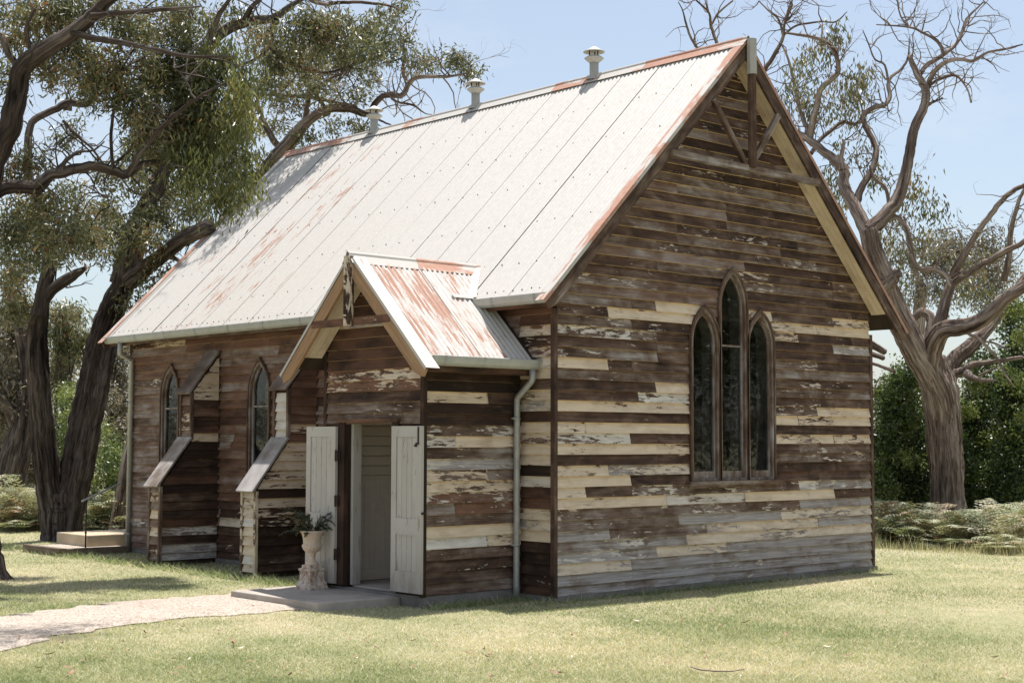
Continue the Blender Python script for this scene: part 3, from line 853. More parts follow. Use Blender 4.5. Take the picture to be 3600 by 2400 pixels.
# gable truss: king post, collar, braces
m = MB(); m.lathe([(0.0, 5.13), (0.058, 5.13), (0.058, 6.36), (0.0, 6.36)], 8)
tw = empty  # (no-op alias)
def octo(name, par, x, y, z0, z1, r, color, mat='board', rot=math.pi/8, n=8):
    m = MB(); Ln = z1-z0
    vs = []
    for xx in (0, Ln):
        for k in range(n): a = 2*math.pi*k/n+rot; vs.append((xx, r*math.cos(a), r*math.sin(a)))
    fs = [tuple(reversed(range(n))), tuple(range(n, 2*n))]+[(k, (k+1) % n, n+(k+1) % n, n+k) for k in range(n)]
    m.add(vs, fs)
    mw = Matrix.Translation((x, y, z0)) @ Matrix.Rotation(-math.pi/2, 4, 'Y')
    return m.build(name, mat, par, mw, color)
kp = octo('king_post', roof, 3.13, -OF-0.055, 5.17, 6.40, 0.057, (0.30, 0.1, 0.25, 0.2))
octo('post_cap', kp, 0, 0, 0, 0.1, 0.01, None) if False else None
pc = octo('post_sheath', roof, 3.13, -OF-0.055, 6.36, 6.815, 0.066, (0.02, 0.0, 0.5, 1), 'ventpipe')
def bar(name, par, p, q, w, h, color, up=Z):
    p = Vector(p); q = Vector(q); d = q-p; Ln = d.length; d.normalize()
    side = up.cross(d).normalized(); u2 = d.cross(side)
    mw = Matrix(((d.x, side.x, u2.x, p.x), (d.y, side.y, u2.y, p.y), (d.z, side.z, u2.z, p.z), (0, 0, 0, 1)))
    m = MB(); m.box((0, -w/2, -h/2), (Ln, w/2, h/2)); return m.build(name, 'board', par, mw, color)
bar('collar_tie', roof, (RX-1.47, -OF-0.010, 5.17), (RX+1.47, -OF-0.010, 5.15), 0.07, 0.085, (0.04, 0.4, 0.58, 0.05))
bar('brace', roof, (3.02, -OF-0.012, 5.23), (2.42, -OF-0.012, 5.93), 0.05, 0.075, (0.04, 0.4, 0.50, 0.1))
bar('brace', roof, (3.20, -OF-0.012, 5.27), (3.72, -OF-0.012, 5.93), 0.05, 0.075, (0.04, 0.4, 0.60, 0.05))
# eaves: fascia, soffit plank
def fascia(y0, y1, par, c):
    m = MB(); m.box((0, -0.011, -0.075), (y1-y0, 0.011, 0.075))
    mw = Matrix.Translation((-0.262, y0, 3.295)) @ Matrix.Rotation(math.pi/2, 4, 'Z')
    return m.build('fascia_board', 'board', par, mw, c)
fascia(-0.28, 0.9, roof, (0.05, 0.2, 0.25, 0.9)); fascia(1.95, L_+0.28, roof, (0.05, 0.3, 0.5, 0.2))
m = MB(); m.box((-0.25, -0.26, 3.245), (0.0, L_+0.26, 3.262)); m.build('eave_lining', 'board', roof, None, (0.1, 0.2, 0.3, 0.6))
# gutters
GPROF = [(0.0, 0.0), (-0.004, -0.055), (0.012, -0.085), (0.040, -0.094), (0.078, -0.090), (0.102, -0.066), (0.112, -0.02), (0.114, 0.012), (0.104, 0.016)]
def gutter(par, p0, dvec, out_dir, length, straps, name='gutter', mat='galv', endcaps=True):
    """local x along, local y outwards, open channel with its own thickness"""
    d = Vector(dvec); o_ = Vector(out_dir)
    mw = Matrix(((d.x, o_.x, 0, p0[0]), (d.y, o_.y, 0, p0[1]), (0, 0, 1, p0[2]), (0, 0, 0, 1)))
    pr = GPROF + [(y_-0.004 if y_ > 0.05 else y_+0.004, z_+0.004) for y_, z_ in reversed(GPROF)]
    n = len(pr)
    m = MB(); vs = [(xx, y_, z_) for xx in (0, length) for y_, z_ in pr]
    m.add(vs, [(i, (i+1) % n, n+(i+1) % n, n+i) for i in range(n)])
    if endcaps:
        for xx in (0.001, length-0.001):
            m.add([(xx, y_, z_) for y_, z_ in GPROF], [tuple(range(len(GPROF)))])
    g = m.build(name, mat, par, mw)
    for s_ in straps:
        m = MB(); w = 0.030
        vs = []
        for xx in (s_-w/2, s_+w/2):
            for y_, z_ in GPROF[1:]: vs.append((xx, y_+(0.003 if y_ > 0.05 else -0.003), z_-0.003 if z_ < 0 else z_+0.003))
        nn = len(GPROF)-1
        m.add(vs, [(i, i+1, nn+i+1, nn+i) for i in range(nn-1)])
        m.build('gutter_strap', 'galvd', g, None)
    return g
gutter(roof, (-0.272, -0.25, 3.345), (0, 1, 0), (-1, 0, 0), 1.24, [0.18, 0.9])
gutter(roof, (-0.272, 1.93, 3.345), (0, 1, 0), (-1, 0, 0), L_+0.28-1.93, list(np.arange(0.75, 8.0, 0.91)))

# roof vents
def vent(y):
    x0 = RX
    m = MB(); m.lathe([(0.085, 0), (0.085, 0.42), (0.075, 0.42), (0.075, 0.05)], 20)
    v = m.build('roof_vent', 'ventpipe', roof, Matrix.Translation((x0, y, RZ-0.02)) @ Matrix.Diagonal((0.76, 0.76, 0.80, 1)))
    m = MB(); m.lathe([(0.088, 0.30), (0.178, 0.375), (0.182, 0.382), (0.176, 0.386), (0.110, 0.425), (0.086, 0.428)], 24); m.build('skirt', 'vent', v)
    m = MB(); m.lathe([(0.0, 0.600), (0.03, 0.590), (0.200, 0.498), (0.203, 0.492), (0.196, 0.488), (0.0, 0.535)], 24); m.build('cap', 'vent', v)
    for a in (0.6, 2.7, 4.8):
        m = MB(); m.box((0.088*math.cos(a)-0.008, 0.088*math.sin(a)-0.008, 0.40), (0.088*math.cos(a)+0.008, 0.088*math.sin(a)+0.008, 0.52)); m.build('cap_leg', 'dark', v)
    m = MB(); m.lathe([(0.135, 0.0), (0.125, 0.03), (0.092, 0.06), (0.088, 0.085)], 20); m.build('collar', 'ventpipe', v)
    return v
for y in (2.41, 4.95, 7.52): vent(y)

# ---- buttresses
def buttress(y0, wid, ry, fcol_low, fcol_up):
    """right face on y=y0, body towards +Y"""
    y1 = y0+wid
    zlow, zmid, zup, ztop = 1.075, 1.705, 2.415, 3.01
    xl, xm = -0.962, -0.478
    prof = [(0.0, -0.3), (0.0, ztop), (xm, zup), (xm, zmid), (xl, zlow), (xl, -0.3)]
    m = MB(); n = len(prof)
    vs = [(x+0.0, y0+0.03, z) for x, z in prof]+[(x, y1-0.03, z) for x, z in prof]
    vs = [(x+(0.03 if x < -0.1 else 0), yy, z-(0.02 if z > 0 else 0)) for x, yy, z in vs]
    m.add(vs, [tuple(range(n)), tuple(n+i for i in reversed(range(n)))]+[(i, n+i, n+(i+1) % n, (i+1) % n) for i in range(n)])
    b = m.build('buttress', 'sheath', church)
    def lim(z):
        if z < zlow: a = xl
        elif z < zmid: a = xl+(z-zlow)/(zmid-zlow)*(xm-xl)
        elif z < zup: a = xm
        else: a = xm+(z-zup)/(ztop-zup)*(0-xm)
        return a+0.026, -0.004
    lay_rows(b, (0, y0+0.029, 0), X, rows_z(2.95), lim, lambda x, z: ry(z), jl=(5, 6))
    lay_rows(b, (0, y1-0.029, 0), -X, rows_z(2.95), lambda z: (0.004, -lim(z)[0]), lambda x, z: 'WR', jl=(5, 6))
    lay_rows(b, (xl+0.030, 0, 0), -Y, [z for z in rows_z(1.0)]+[1.06], lambda z: (-y1+0.040, -y0-0.040), lambda x, z: random.choice(fcol_low), jl=(5, 6))
    zz = [1.74+EX*k for k in range(6)]
    lay_rows(b, (xm+0.030, 0, 0), -Y, zz, lambda z: (-y1+0.040, -y0-0.040), lambda x, z: random.choice(fcol_up), jl=(5, 6))
    for yy in (y0+0.012, y1-0.012):
        vstop(xl+0.008, yy, -0.06, zlow-0.02, b, 0.044, (0.62 if 'C' in fcol_low[0] else 0.25, 0.15, 0.5, 0.1))
        vstop(xm+0.008, yy, zmid+0.02, zup-0.01, b, 0.044, (0.35, 0.2, 0.45, 0.2))
    # sloping capping boards
    for (xa, za, xb, zb) in ((xl-0.06, zlow-0.055, xm+0.0, zmid+0.02), (xm-0.055, zup-0.05, 0.0, ztop+0.025)):
        p = Vector((xa, (y0+y1)/2, za+0.02)); q = Vector((xb, (y0+y1)/2, zb+0.02)); d = q-p; Ln = d.length; d.normalize()
        zv = d.cross(Y); zv = zv if zv.z > 0 else -zv; yv = zv.cross(d)
        mw = Matrix(((d.x, yv.x, zv.x, p.x), (d.y, yv.y, zv.y, p.y), (d.z, yv.z, zv.z, p.z), (0, 0, 0, 1)))
        hw = wid/2+0.03
        m = MB(); m.box((0, -hw, 0), (Ln, hw, 0.028))
        m.build('capping_board', 'board', b, mw, (0.30, 0.3, 0.78, 0.0) if za < 1.2 else (0.2, 0.4, 0.62, 0.0))
    # bead where it meets the wall
    vstop(-0.012, y0-0.012, -0.05, 2.98, b, 0.03, (0.03, 0.2, 0.15, 0.2))
    return b
def b1style(z):
    if z > 2.62: return 'PC'
    if z > 2.30: return random.choice(['PC', 'RC'])
    if 1.58 < z < 1.72: return 'PC'
    if z > 1.72: return random.choice(['R', 'RD', 'K', 'KP'])
    if 0.30 < z < 0.44: return 'GW'
    if 0.0 <= z < 0.12: return 'GW'
    return random.choice(['D', 'D', 'K', 'RD'])
def b2style(z):
    if z > 2.0: return random.choice(['RD', 'R', 'RC'])
    if z > 1.62: return random.choice(['R', 'PC', 'RC'])
    if z > 1.06: return random.choice(['PC', 'PC', 'PC', 'C'])
    if 0.82 < z < 0.94: return 'PC'
    return random.choice(['D', 'KP', 'K', 'KP', 'D'])
buttress(7.10, 0.325, b1style, ['WR', 'TAN', 'WR', 'FC'], ['TAN', 'WR', 'TAN'])
buttress(4.60, 0.345, b2style, ['C', 'CP', 'C', 'WH'], ['WH', 'WH', 'WH'])

# ---- porch
PX, PY0, PY1, PRY, PRZ = -1.436, 0.55, 2.35, 1.43, 3.785
PXF = -1.80                                      # front of the porch roof
PSL = 0.97
def zporch(y): return PRZ-abs(y-PRY)*PSL
D0, D1, DZ0, DZ1 = 1.02, 1.935, 0.075, 1.915     # doorway
pf_out = [(-PY1, 0.02), (-PY1, zporch(PY1)-0.10), (-PRY, PRZ-0.10), (-PY0, zporch(PY0)-0.10), (-PY0, 0.02), (-D0, 0.02), (-D0, DZ1), (-D1, DZ1), (-D1, 0.02)]
pfront = flat_part('porch_front_wall', [pf_out], 0.08, (PX, 0, 0), -Y, -0.042, ['sheath'], church)
zrow = rows_z(3.7)
def pf_lim(z):
    h = (PRZ-0.12-z)/PSL
    return max(-PY1+0.02, -PRY-h), min(-PY0-0.02, -PRY+h)
class Box:                                       # rectangular hole with the Arch interface
    box = True
    def __init__(s, cx, a, z0, za): s.cx, s.a, s.z0, s.za = cx, a, z0, za
    def hw(s, z): return s.a if s.z0-1e-6 <= z < s.za else 0.0
def pfstyle(a, z):
    if 2.22 < z < 2.46: return 'RC'
    if 2.95 < z < 3.07: return 'FC'
    if 1.9 < z < 2.22: return random.choice(['K', 'KG'])
    return 'RD'
lay_rows(pfront, (PX, 0, 0), -Y, [0.075+EX*k for k in range(31)], pf_lim, pfstyle, [Box(-(D0+D1)/2, (D1-D0)/2+0.07, 0.0, 1.90)], jl=(5, 6))
# side walls
pside = flat_part('porch_side_wall', [[(PX, 0.02), (-0.01, 0.02), (-0.01, 2.62), (PX, 2.62)]], 0.08, (0, PY0, 0), X, -0.042, ['sheath'], church)
def zp2(x0, x1, y, ty, oy):
    a = on_y(900+x0/2.0909, oy+y/2.0909, PY0-0.02); b = on_y(900+x1/2.0909, oy+y/2.0909, PY0-0.02); mz = on_y(900+(x0+x1)/2/2.0909, oy+y/2.0909, PY0-0.02)[2]
    return (int((mz-0.06)/EX), a[0]-0.02 if x0 > 1300 else -1.5, b[0] if x1 < 1890 else 0.05, ty)
PO = [(1240, 1895, 210, 'W', 1400), (1240, 1470, 290, 'W', 1400), (1474, 1895, 292, 'C', 1400), (1240, 1895, 372, 'KG', 1400), (1240, 1895, 455, 'GW', 1400), (1240, 1704, 532, 'CP', 1400),
      (1706, 1895, 530, 'KG', 1400), (1240, 1895, 618, 'CP', 1400), (1240, 1895, 703, 'RW', 1400), (1240, 1468, 785, 'KG', 1400), (1470, 1895, 778, 'RW', 1400), (1240, 1895, 862, 'KG', 1400),
      (1240, 1895, 938, 'C', 1400), (1240, 1703, 1022, 'W', 1400), (1705, 1895, 1015, 'C', 1400), (1240, 1895, 1105, 'KG', 1400), (1240, 1895, 1190, 'K', 1400), (1240, 1895, 1270, 'K', 1400),
      (1240, 1895, 1360, 'KG', 1400), (1240, 1895, 950, 'D', 850), (1240, 1895, 1040, 'D', 850), (1240, 1704, 1122, 'C', 850), (1706, 1895, 1130, 'K', 850), (1240, 1895, 1205, 'D', 850), (1240, 1895, 1290, 'D', 850)]
lay_rows(pside, (0, PY0, 0), X, [0.06+EX*k for k in range(22)], lambda z: (PX+0.022, -0.03), lambda x, z: 'K', (), [zp2(*q) for q in PO], (5, 6))
m = MB(); m.box((PX-0.01, PY0-0.02, -0.35), (0.0, PY0+0.09, 0.052)); m.box((PX-0.012, PY0+0.09, -0.35), (PX+0.09, PY1, 0.05)); m.build('footing', 'footing', pside)
# inside of the porch: left wall lining (seen through the doorway), floor, back wall
pleft = flat_part('porch_far_side_wall', [[(PX, 0.02), (-0.01, 0.02), (-0.01, 2.62), (PX, 2.62)]], 0.08, (0, PY1-0.08, 0), X, -0.042, ['sheath'], church)
for k in range(11):
    m = MB(); x0, x1 = PX+0.09, -0.02
    z0 = 1.31+k*0.118
    m.add([(x0, 0, z0), (x1, 0, z0), (x1, 0, z0+0.116), (x0, 0, z0+0.116), (x0, -0.016, z0), (x1, -0.016, z0), (x1, -0.016, z0+0.108), (x0, -0.016, z0+0.108)],
          [(0, 1, 2, 3), (4, 7, 6, 5), (4, 5, 1, 0), (7, 3, 2, 6), (4, 0, 3, 7), (5, 6, 2, 1)])
    m.build('lining_board', 'lining', pleft, Matrix.Translation((0, PY1-0.081, 0)))
for k in range(17):
    m = MB(); x0 = PX+0.09+k*0.079
    m.add([(x0, 0, 0.20), (x0+0.078, 0, 0.20), (x0+0.078, 0, 1.27), (x0, 0, 1.27), (x0+0.005, -0.014, 0.20), (x0+0.073, -0.014, 0.20), (x0+0.073, -0.014, 1.27), (x0+0.005, -0.014, 1.27)],
          [(0, 1, 2, 3), (4, 7, 6, 5), (4, 5, 1, 0), (7, 3, 2, 6), (4, 0, 3, 7), (5, 6, 2, 1)])
    m.build('dado_board', 'lining', pleft, Matrix.Translation((0, PY1-0.081, 0)))
m = MB(); m.box((PX+0.085, PY1-0.115, 1.272), (-0.02, PY1-0.081, 1.305)); m.build('dado_rail', 'lining', pleft)
m = MB(); m.box((PX+0.085, PY1-0.105, 0.075), (-0.02, PY1-0.081, 0.198)); m.build('skirting', 'lining', pleft)
m = MB(); m.box((PX+0.085, PY0+0.085, -0.2), (-0.006, PY1-0.12, 0.070)); m.build('porch_floor', 'concrete', church)
m = MB(); m.box((PX+0.1, PY0+0.1, 2.56), (0.0, PY1-0.1, 2.59)); m.build('porch_ceiling', 'lining', church)
m = MB(); m.box((PX+0.086, PY0+0.086, 0.072), (-0.02, PY0+0.098, 2.555)); m.box((-0.018, PY0+0.1, 0.072), (-0.006, PY1-0.12, 2.555)); m.build('inner_lining', 'lining', church)  # linings of the other porch walls, added to bounce light inside
for yy in (PY0-0.004, PY1+0.004):
    vstop(PX-0.006, yy, 0.04, zporch(yy)-0.14, pfront, 0.055, (0.04, 0.2, 0.15, 0.1))
# door frame
fr = (0.16, 0.3, 0.12, 0.22)
for yy, nm in ((D0-0.03, 'door_jamb'), (D1+0.055, 'door_jamb')):
    m = MB(); m.box((0, -0.055, -0.05), (DZ1-DZ0+0.02, 0.055, 0.05))
    m.build(nm, 'board', pfront, Matrix.Translation((PX-0.005, yy, DZ0)) @ Matrix.Rotation(-math.pi/2, 4, 'Y'), fr)
m = MB(); m.box((0, -0.05, -0.02), (1.13, 0.05, 0.02)); m.build('door_head', 'board', pfront, Matrix.Translation((PX-0.035, 0.92, 1.95)) @ Matrix.Rotation(math.pi/2, 4, 'Z'), (0.35, 0.2, 0.3, 0.9))
# white inner reveal of the doorway
t = NT('old_white_door_paint')
raw, v, oi = objcoord(t)
n1 = t.noise(t.mapv(v, (9, 9, 3)), 1.0, 8, 0.65); n2 = t.noise(v, 1.4, 3, 0.5)
colr = t.mix(t.rng(n2, 0.3, 0.7), (0.40, 0.37, 0.335), (0.47, 0.44, 0.40))
colr = t.mix(t.rng(t.noise(t.mapv(v, (20, 20, 4)), 1.0, 6, 0.65), 0.66, 0.70, 0, 0.75), colr, (0.24, 0.155, 0.11))
sz = t.n('SeparateXYZ'); t.l(raw, sz.inputs[0])
splash = t.math('MULTIPLY', t.rng(sz.outputs[2], 0.0, 0.45, 1.0, 0.0), t.rng(n1, 0.35, 0.6))
colr = t.mix(t.math('MULTIPLY', splash, 0.6), colr, (0.22, 0.17, 0.13))
wear = t.rng(t.math('ADD', t.math('MULTIPLY', n1, 0.6), t.math('MULTIPLY', t.noise(t.mapv(v, (30, 30, 5)), 1.0, 5, 0.65), 0.4)), 0.57, 0.60, 0, 0.7)
colr = t.mix(wear, colr, (0.27, 0.20, 0.155))
M['doorpaint'] = t.finish(t.principled(colr, 0.55, 0.35, t.bump(n1, 0.25, 0.003)).outputs[0])
m = MB(); m.box((PX+0.046, D1-0.045, DZ0), (PX+0.16, D1+0.02, DZ1)); m.build('door_reveal', 'doorpaint', pfront)
# folding leaves
def leaf(y_hinge, y_free, ang, sign):
    """leaf lying against the porch front; local x along +Y from the lower-y edge"""
    w = abs(y_free-y_hinge); h = 1.80
    m = MB()
    st = 0.085
    m.box((0, -0.018, 0), (st, 0.018, h)); m.box((w-st, -0.018, 0), (w, 0.018, h))
    m.box((st+0.0005, -0.0175, h-0.12), (w-st-0.0005, 0.0175, h)); m.box((st+0.0005, -0.0175, 0), (w-st-0.0005, 0.0175, 0.225)); m.box((st+0.0005, -0.0175, 0.62), (w-st-0.0005, 0.0175, 0.80))
    mw = Matrix.Translation((PX-0.075, min(y_hinge, y_free), 0.085)) @ Matrix.Rotation(math.pi/2+ang, 4, 'Z')
    o = m.build('door_leaf', 'doorpaint', pfront, mw)
    n = 4; ww = (w-2*st)/n
    for z0, z1 in ((0.226, 0.619), (0.801, h-0.121)):
        for k in range(n):
            x0 = st+k*ww+0.001; x1 = st+(k+1)*ww-0.001
            m = MB(); m.add([(x0, -0.002, z0), (x1, -0.002, z0), (x1, -0.002, z1), (x0, -0.002, z1), (x0+0.004, 0.006, z0), (x1-0.004, 0.006, z0), (x1-0.004, 0.006, z1), (x0+0.004, 0.006, z1)],
                            [(0, 1, 2, 3), (4, 7, 6, 5), (4, 5, 1, 0), (7, 3, 2, 6), (4, 0, 3, 7), (5, 6, 2, 1)])
            m.build('door_panel_board', 'doorpaint', o)
    return o, w, h
lr, wr, hr = leaf(1.00, 0.475, 0.0, -1)
ll, wlf, hl = leaf(2.055, 2.64, 0.0, 1)
# ironwork: hinges on the left jamb, bolt at the top of the right leaf, knob
for z in (0.42, 1.03, 1.55):
    m = MB(); m.box((PX-0.098, 2.005, z-0.06), (PX-0.057, 2.062, z+0.06)); m.tube([(PX-0.10, 2.04, z-0.065), (PX-0.10, 2.04, z+0.065)], 0.009, 8); m.build('hinge', 'dark', pfront)
m = MB(); m.box((0.040, 0.0185, 1.62), (0.058, 0.028, 1.79)); m.box((0.036, 0.0185, 1.60), (0.085, 0.034, 1.62)); m.box((0.072, 0.0185, 1.575), (0.086, 0.05, 1.60)); m.build('door_bolt', 'dark', lr)
m = MB(); m.lathe([(0.0, -0.012), (0.016, -0.010), (0.022, 0.0), (0.016, 0.012), (0.0, 0.016)], 12); m.build('door_knob', 'dark', lr, Matrix.Translation((-0.012, 0.0, 0.86)))

# ---- porch roof
m = MB()
for sgn in (-1, 1):
    ye = PRY+sgn*1.20
    x1 = 0.0
    a, b = zporch(ye)-0.03, PRZ-0.03
    m.add([(PXF+0.03, ye, a), (PXF+0.03, PRY, b), (x1, PRY, b), (x1, ye, a), (PXF+0.03, ye, a-0.03), (PXF+0.03, PRY, b-0.03), (x1, PRY, b-0.03), (x1, ye, a-0.03)],
          [(0, 1, 2, 3), (7, 6, 5, 4), (0, 4, 5, 1), (1, 5, 6, 2), (2, 6, 7, 3), (3, 7, 4, 0)])
proof = m.build('porch_roof', 'sheath', church)
th = math.atan(PSL); cs, sn = math.cos(th), math.sin(th)
PLEN = 1.235/cs
xk = PXF+0.015
for k, nc in enumerate((13, 10)):
    for sgn in (-1, 1):
        y_e = PRY+sgn*1.235
        d = Vector((0, -sgn*cs, sn)); nrm = Vector((0, sgn*sn, cs)); xv = X
        mw = Matrix(((d.x, xv.x, nrm.x, xk), (d.y, xv.y, nrm.y, y_e), (d.z, xv.z, nrm.z, zporch(y_e)+0.004), (0, 0, 0, 1)))
        nn = nc if xk+nc*PITCHC < 0.02 else int((0.0-xk)/PITCHC)
        corr_sheet('roof_sheet', nn, PLEN, proof, mw, (1.0 if k == 0 else 0.85, 0.0, 0.5, 1), 0.006, 0.0105)
    xk += 12*PITCHC
ridge_cap(proof, (PXF-0.02, PRY, PRZ+0.022), (0.12, PRY, PRZ+0.022), 2, [0.55, 0.80], 0.10)
# valley flashing strips where the porch roof meets the main roof
m = MB()
p0 = Vector((-0.372, PRY-0.44, zporch(PRY-0.44)+0.03)); p1 = Vector((0.06, PRY-0.02, PRZ+0.02))
m.beam(p0, p1, 0.10, 0.006, Vector((-0.4, -0.35, 0.8)))
m.beam(p0+Vector((-0.30, -0.01, 0.0)), p0+Vector((0.02, 0, 0.0)), 0.055, 0.008, Vector((0, -0.7, 0.7)))
m.build('valley_flashing', 'trimiron', proof, None, (0.1, 0.18, 0.5, 1))
def prake(sgn):
    yt = PRY+sgn*1.26
    p_low = Vector((PXF+0.018, yt, zporch(yt)-0.105)); p_top = Vector((PXF+0.018, PRY, PRZ-0.105))
    d = p_top-p_low; Ln = d.length; d.normalize()
    zv = X.cross(d); zv = zv if zv.z > 0 else -zv; yv = zv.cross(d)
    h = 0.075
    vs = [(0.06, -0.019, -h), (Ln-h*0.97, -0.019, -h), (Ln+h*0.97, -0.019, h), (-0.05, -0.019, h), (-0.07, -0.019, -h*0.2)]
    n = 5; vs2 = [(a, 0.019, c_) for a, _, c_ in vs]
    m = MB(); m.add(vs+vs2, [tuple(range(n)), tuple(n+i for i in reversed(range(n)))]+[(i, n+i, n+(i+1) % n, (i+1) % n) for i in range(n)])
    mw = Matrix(((d.x, yv.x, zv.x, p_low.x), (d.y, yv.y, zv.y, p_low.y), (d.z, yv.z, zv.z, p_low.z), (0, 0, 0, 1)))
    o = m.build('barge_board', 'tanwood', proof, mw)
    fo = 1 if yv.x > 0 else -1                    # +1 when local y points to +X (inwards)
    m = MB(); t0 = h+0.028
    vs = [(-0.06, 0.16*fo, t0), (-0.06, -0.030*fo, t0+0.004), (-0.06, -0.030*fo, t0-0.03), (Ln+0.05, 0.16*fo, t0), (Ln+0.05, -0.030*fo, t0+0.004), (Ln+0.05, -0.030*fo, t0-0.03)]
    m.add(vs, [(0, 1, 4, 3), (1, 2, 5, 4)])
    m.build('barge_flashing', 'trimiron', o, None, (0.4, 0.48, 0.5, 1))
    for k in range(3):
        m = MB(); xa = PXF+0.04+k*(PX-0.03-PXF-0.04)/3; xb = PXF+0.04+(k+1)*(PX-0.03-PXF-0.04)/3-0.003
        ye = PRY+sgn*1.0 if sgn > 0 else PRY-0.93
        pl = Vector(((xa+xb)/2, ye, zporch(ye)-0.125)); pt = Vector(((xa+xb)/2, PRY, PRZ-0.125)); dd = pt-pl; l2 = dd.length; dd.normalize()
        z2 = X.cross(dd); z2 = z2 if z2.z > 0 else -z2; y2 = z2.cross(dd)
        m.box((0, -(xb-xa)/2, 0), (l2-0.01, (xb-xa)/2, 0.016+0.003*(k % 2)))
        m.build('soffit_board', 'board', proof, Matrix(((dd.x, y2.x, z2.x, pl.x), (dd.y, y2.y, z2.y, pl.y), (dd.z, y2.z, z2.z, pl.z), (0, 0, 0, 1))), jit((0.95, 0.25, 0.4, 0.1), 0.03))
prake(-1); prake(1)
octo('king_post', proof, PXF-0.02, PRY-0.005, 3.00, PRZ-0.0, 0.060, (0.66, 0.25, 0.25, 0.1))
bar('collar_tie', proof, (PXF+0.012, PRY+0.74, 3.05), (PXF+0.012, PRY-0.74, 3.05), 0.035, 0.085, (0.38, 0.1, 0.15, 1.0))
# eave fascia and gutter on the right side of the porch
m = MB(); m.box((0, -0.010, -0.07), (1.56, 0.010, 0.07)); m.build('fascia_board', 'board', proof, Matrix.Translation((PX-0.16, 0.290, 2.545)), (0.03, 0.2, 0.25, 0.35))
m = MB(); m.box((PX-0.1, 0.300, 2.47), (-0.03, PY0, 2.486)); m.build('eave_lining', 'board', proof, None, (0.1, 0.2, 0.25, 0.5))
gutter(proof, (PX-0.165, 0.279, 2.622), (1, 0, 0), (0, -1, 0), 1.66, [0.16, 0.72, 1.53])
# downpipes
def pipe(name, pts, r, par, mat='galvd', brackets=()):
    m = MB(); m.tube(pts, r, 14); o = m.build(name, mat, par)
    for z, p in brackets:
        m = MB(); m.tube([Vector(p)+Vector((0, 0, -0.015)), Vector(p)+Vector((0, 0, 0.015))], r+0.004, 14); m.box((p[0]-r-0.028, p[1]-0.006, p[2]-0.012), (p[0]-r, p[1]+0.02, p[2]+0.012)); m.build('pipe_bracket', mat, o)
    return o
pipe('downpipe', [(-0.125, 0.225, 2.53), (-0.125, 0.225, 2.42), (-0.127, 0.24, 2.395), (-0.132, 0.455, 2.225), (-0.135, 0.47, 2.19), (-0.14, 0.47, 0.10), (-0.14, 0.47, -0.04)], 0.037, church, 'galvd',
     [(0, (-0.137, 0.47, 1.98)), (0, (-0.139, 0.47, 0.55))])
pipe('downpipe', [(-0.33, 9.60, 3.26), (-0.33, 9.60, 3.10), (-0.32, 9.605, 3.075), (-0.10, 9.69, 3.0), (-0.075, 9.70, 2.97), (-0.075, 9.70, -0.06)], 0.040, church, 'galv',
     [(0, (-0.075, 9.70, 2.3)), (0, (-0.075, 9.70, 0.22))])

# ================================================================== THINGS AROUND THE CHURCH
# porch slab
m = MB()
sx0, sy0, sy1 = -2.50, 1.00, 2.70
poly = [(sx0, sy0), (PX-0.014, sy0-0.08), (PX-0.014, sy1), (sx0, sy1)]
slabt = 0.022
m.add([(x, y_, slabt) for x, y_ in poly]+[(x, y_, -0.2) for x, y_ in poly], [(0, 1, 2, 3), (7, 6, 5, 4)]+[(i, 4+i, 4+(i+1) % 4, (i+1) % 4) for i in range(4)])
slab = tag(m.build('concrete_slab', 'concrete'), 'low concrete slab in front of the open porch doors', 'slab')
bv = slab.modifiers.new('worn_edge', 'BEVEL'); bv.width = 0.012; bv.segments = 2
# rear step, landing, hand rail
m = MB(); m.box((-0.62, 10.02, -0.2), (0.75, 11.10, 0.205)); st_ = tag(m.build('concrete_step', 'sandstone'), 'tan concrete step block beyond the far corner downpipe', 'step')
bv = st_.modifiers.new('worn_edge', 'BEVEL'); bv.width = 0.015; bv.segments = 2
m = MB()
m.beam((-1.22, 9.62, -0.02), (-1.22, 10.9, -0.02), 0.12, 0.13); m.beam((-1.16, 9.62, -0.022), (-0.15, 9.60, -0.022), 0.11, 0.12)
sl_ = tag(m.build('timber_edging', 'sleeper'), 'dark timber sleepers edging the landing around the tan step', 'edging')
m = MB(); m.box((-1.157, 9.68, -0.2), (-0.1, 10.9, 0.022)); tag(m.build('landing', 'gravel'), kind='structure')
hr_ = tag(empty('hand_rail', (-0.80, 9.70, GZ)), 'thin dark iron hand rail with pale top bar beside the tan step', 'hand rail')
m = MB(); m.tube([(0, 0, 0), (0, 0, 0.86)], 0.012, 8); m.lathe([(0.012, 0.32), (0.02, 0.34), (0.012, 0.36)], 8); m.build('post', 'dark', hr_)
m = MB(); m.tube([(-0.08, 0.0, 0.83), (0.0, 0, 0.86), (0.62, 0.06, 1.10)], 0.015, 8); m.build('top_bar', 'galv', hr_)
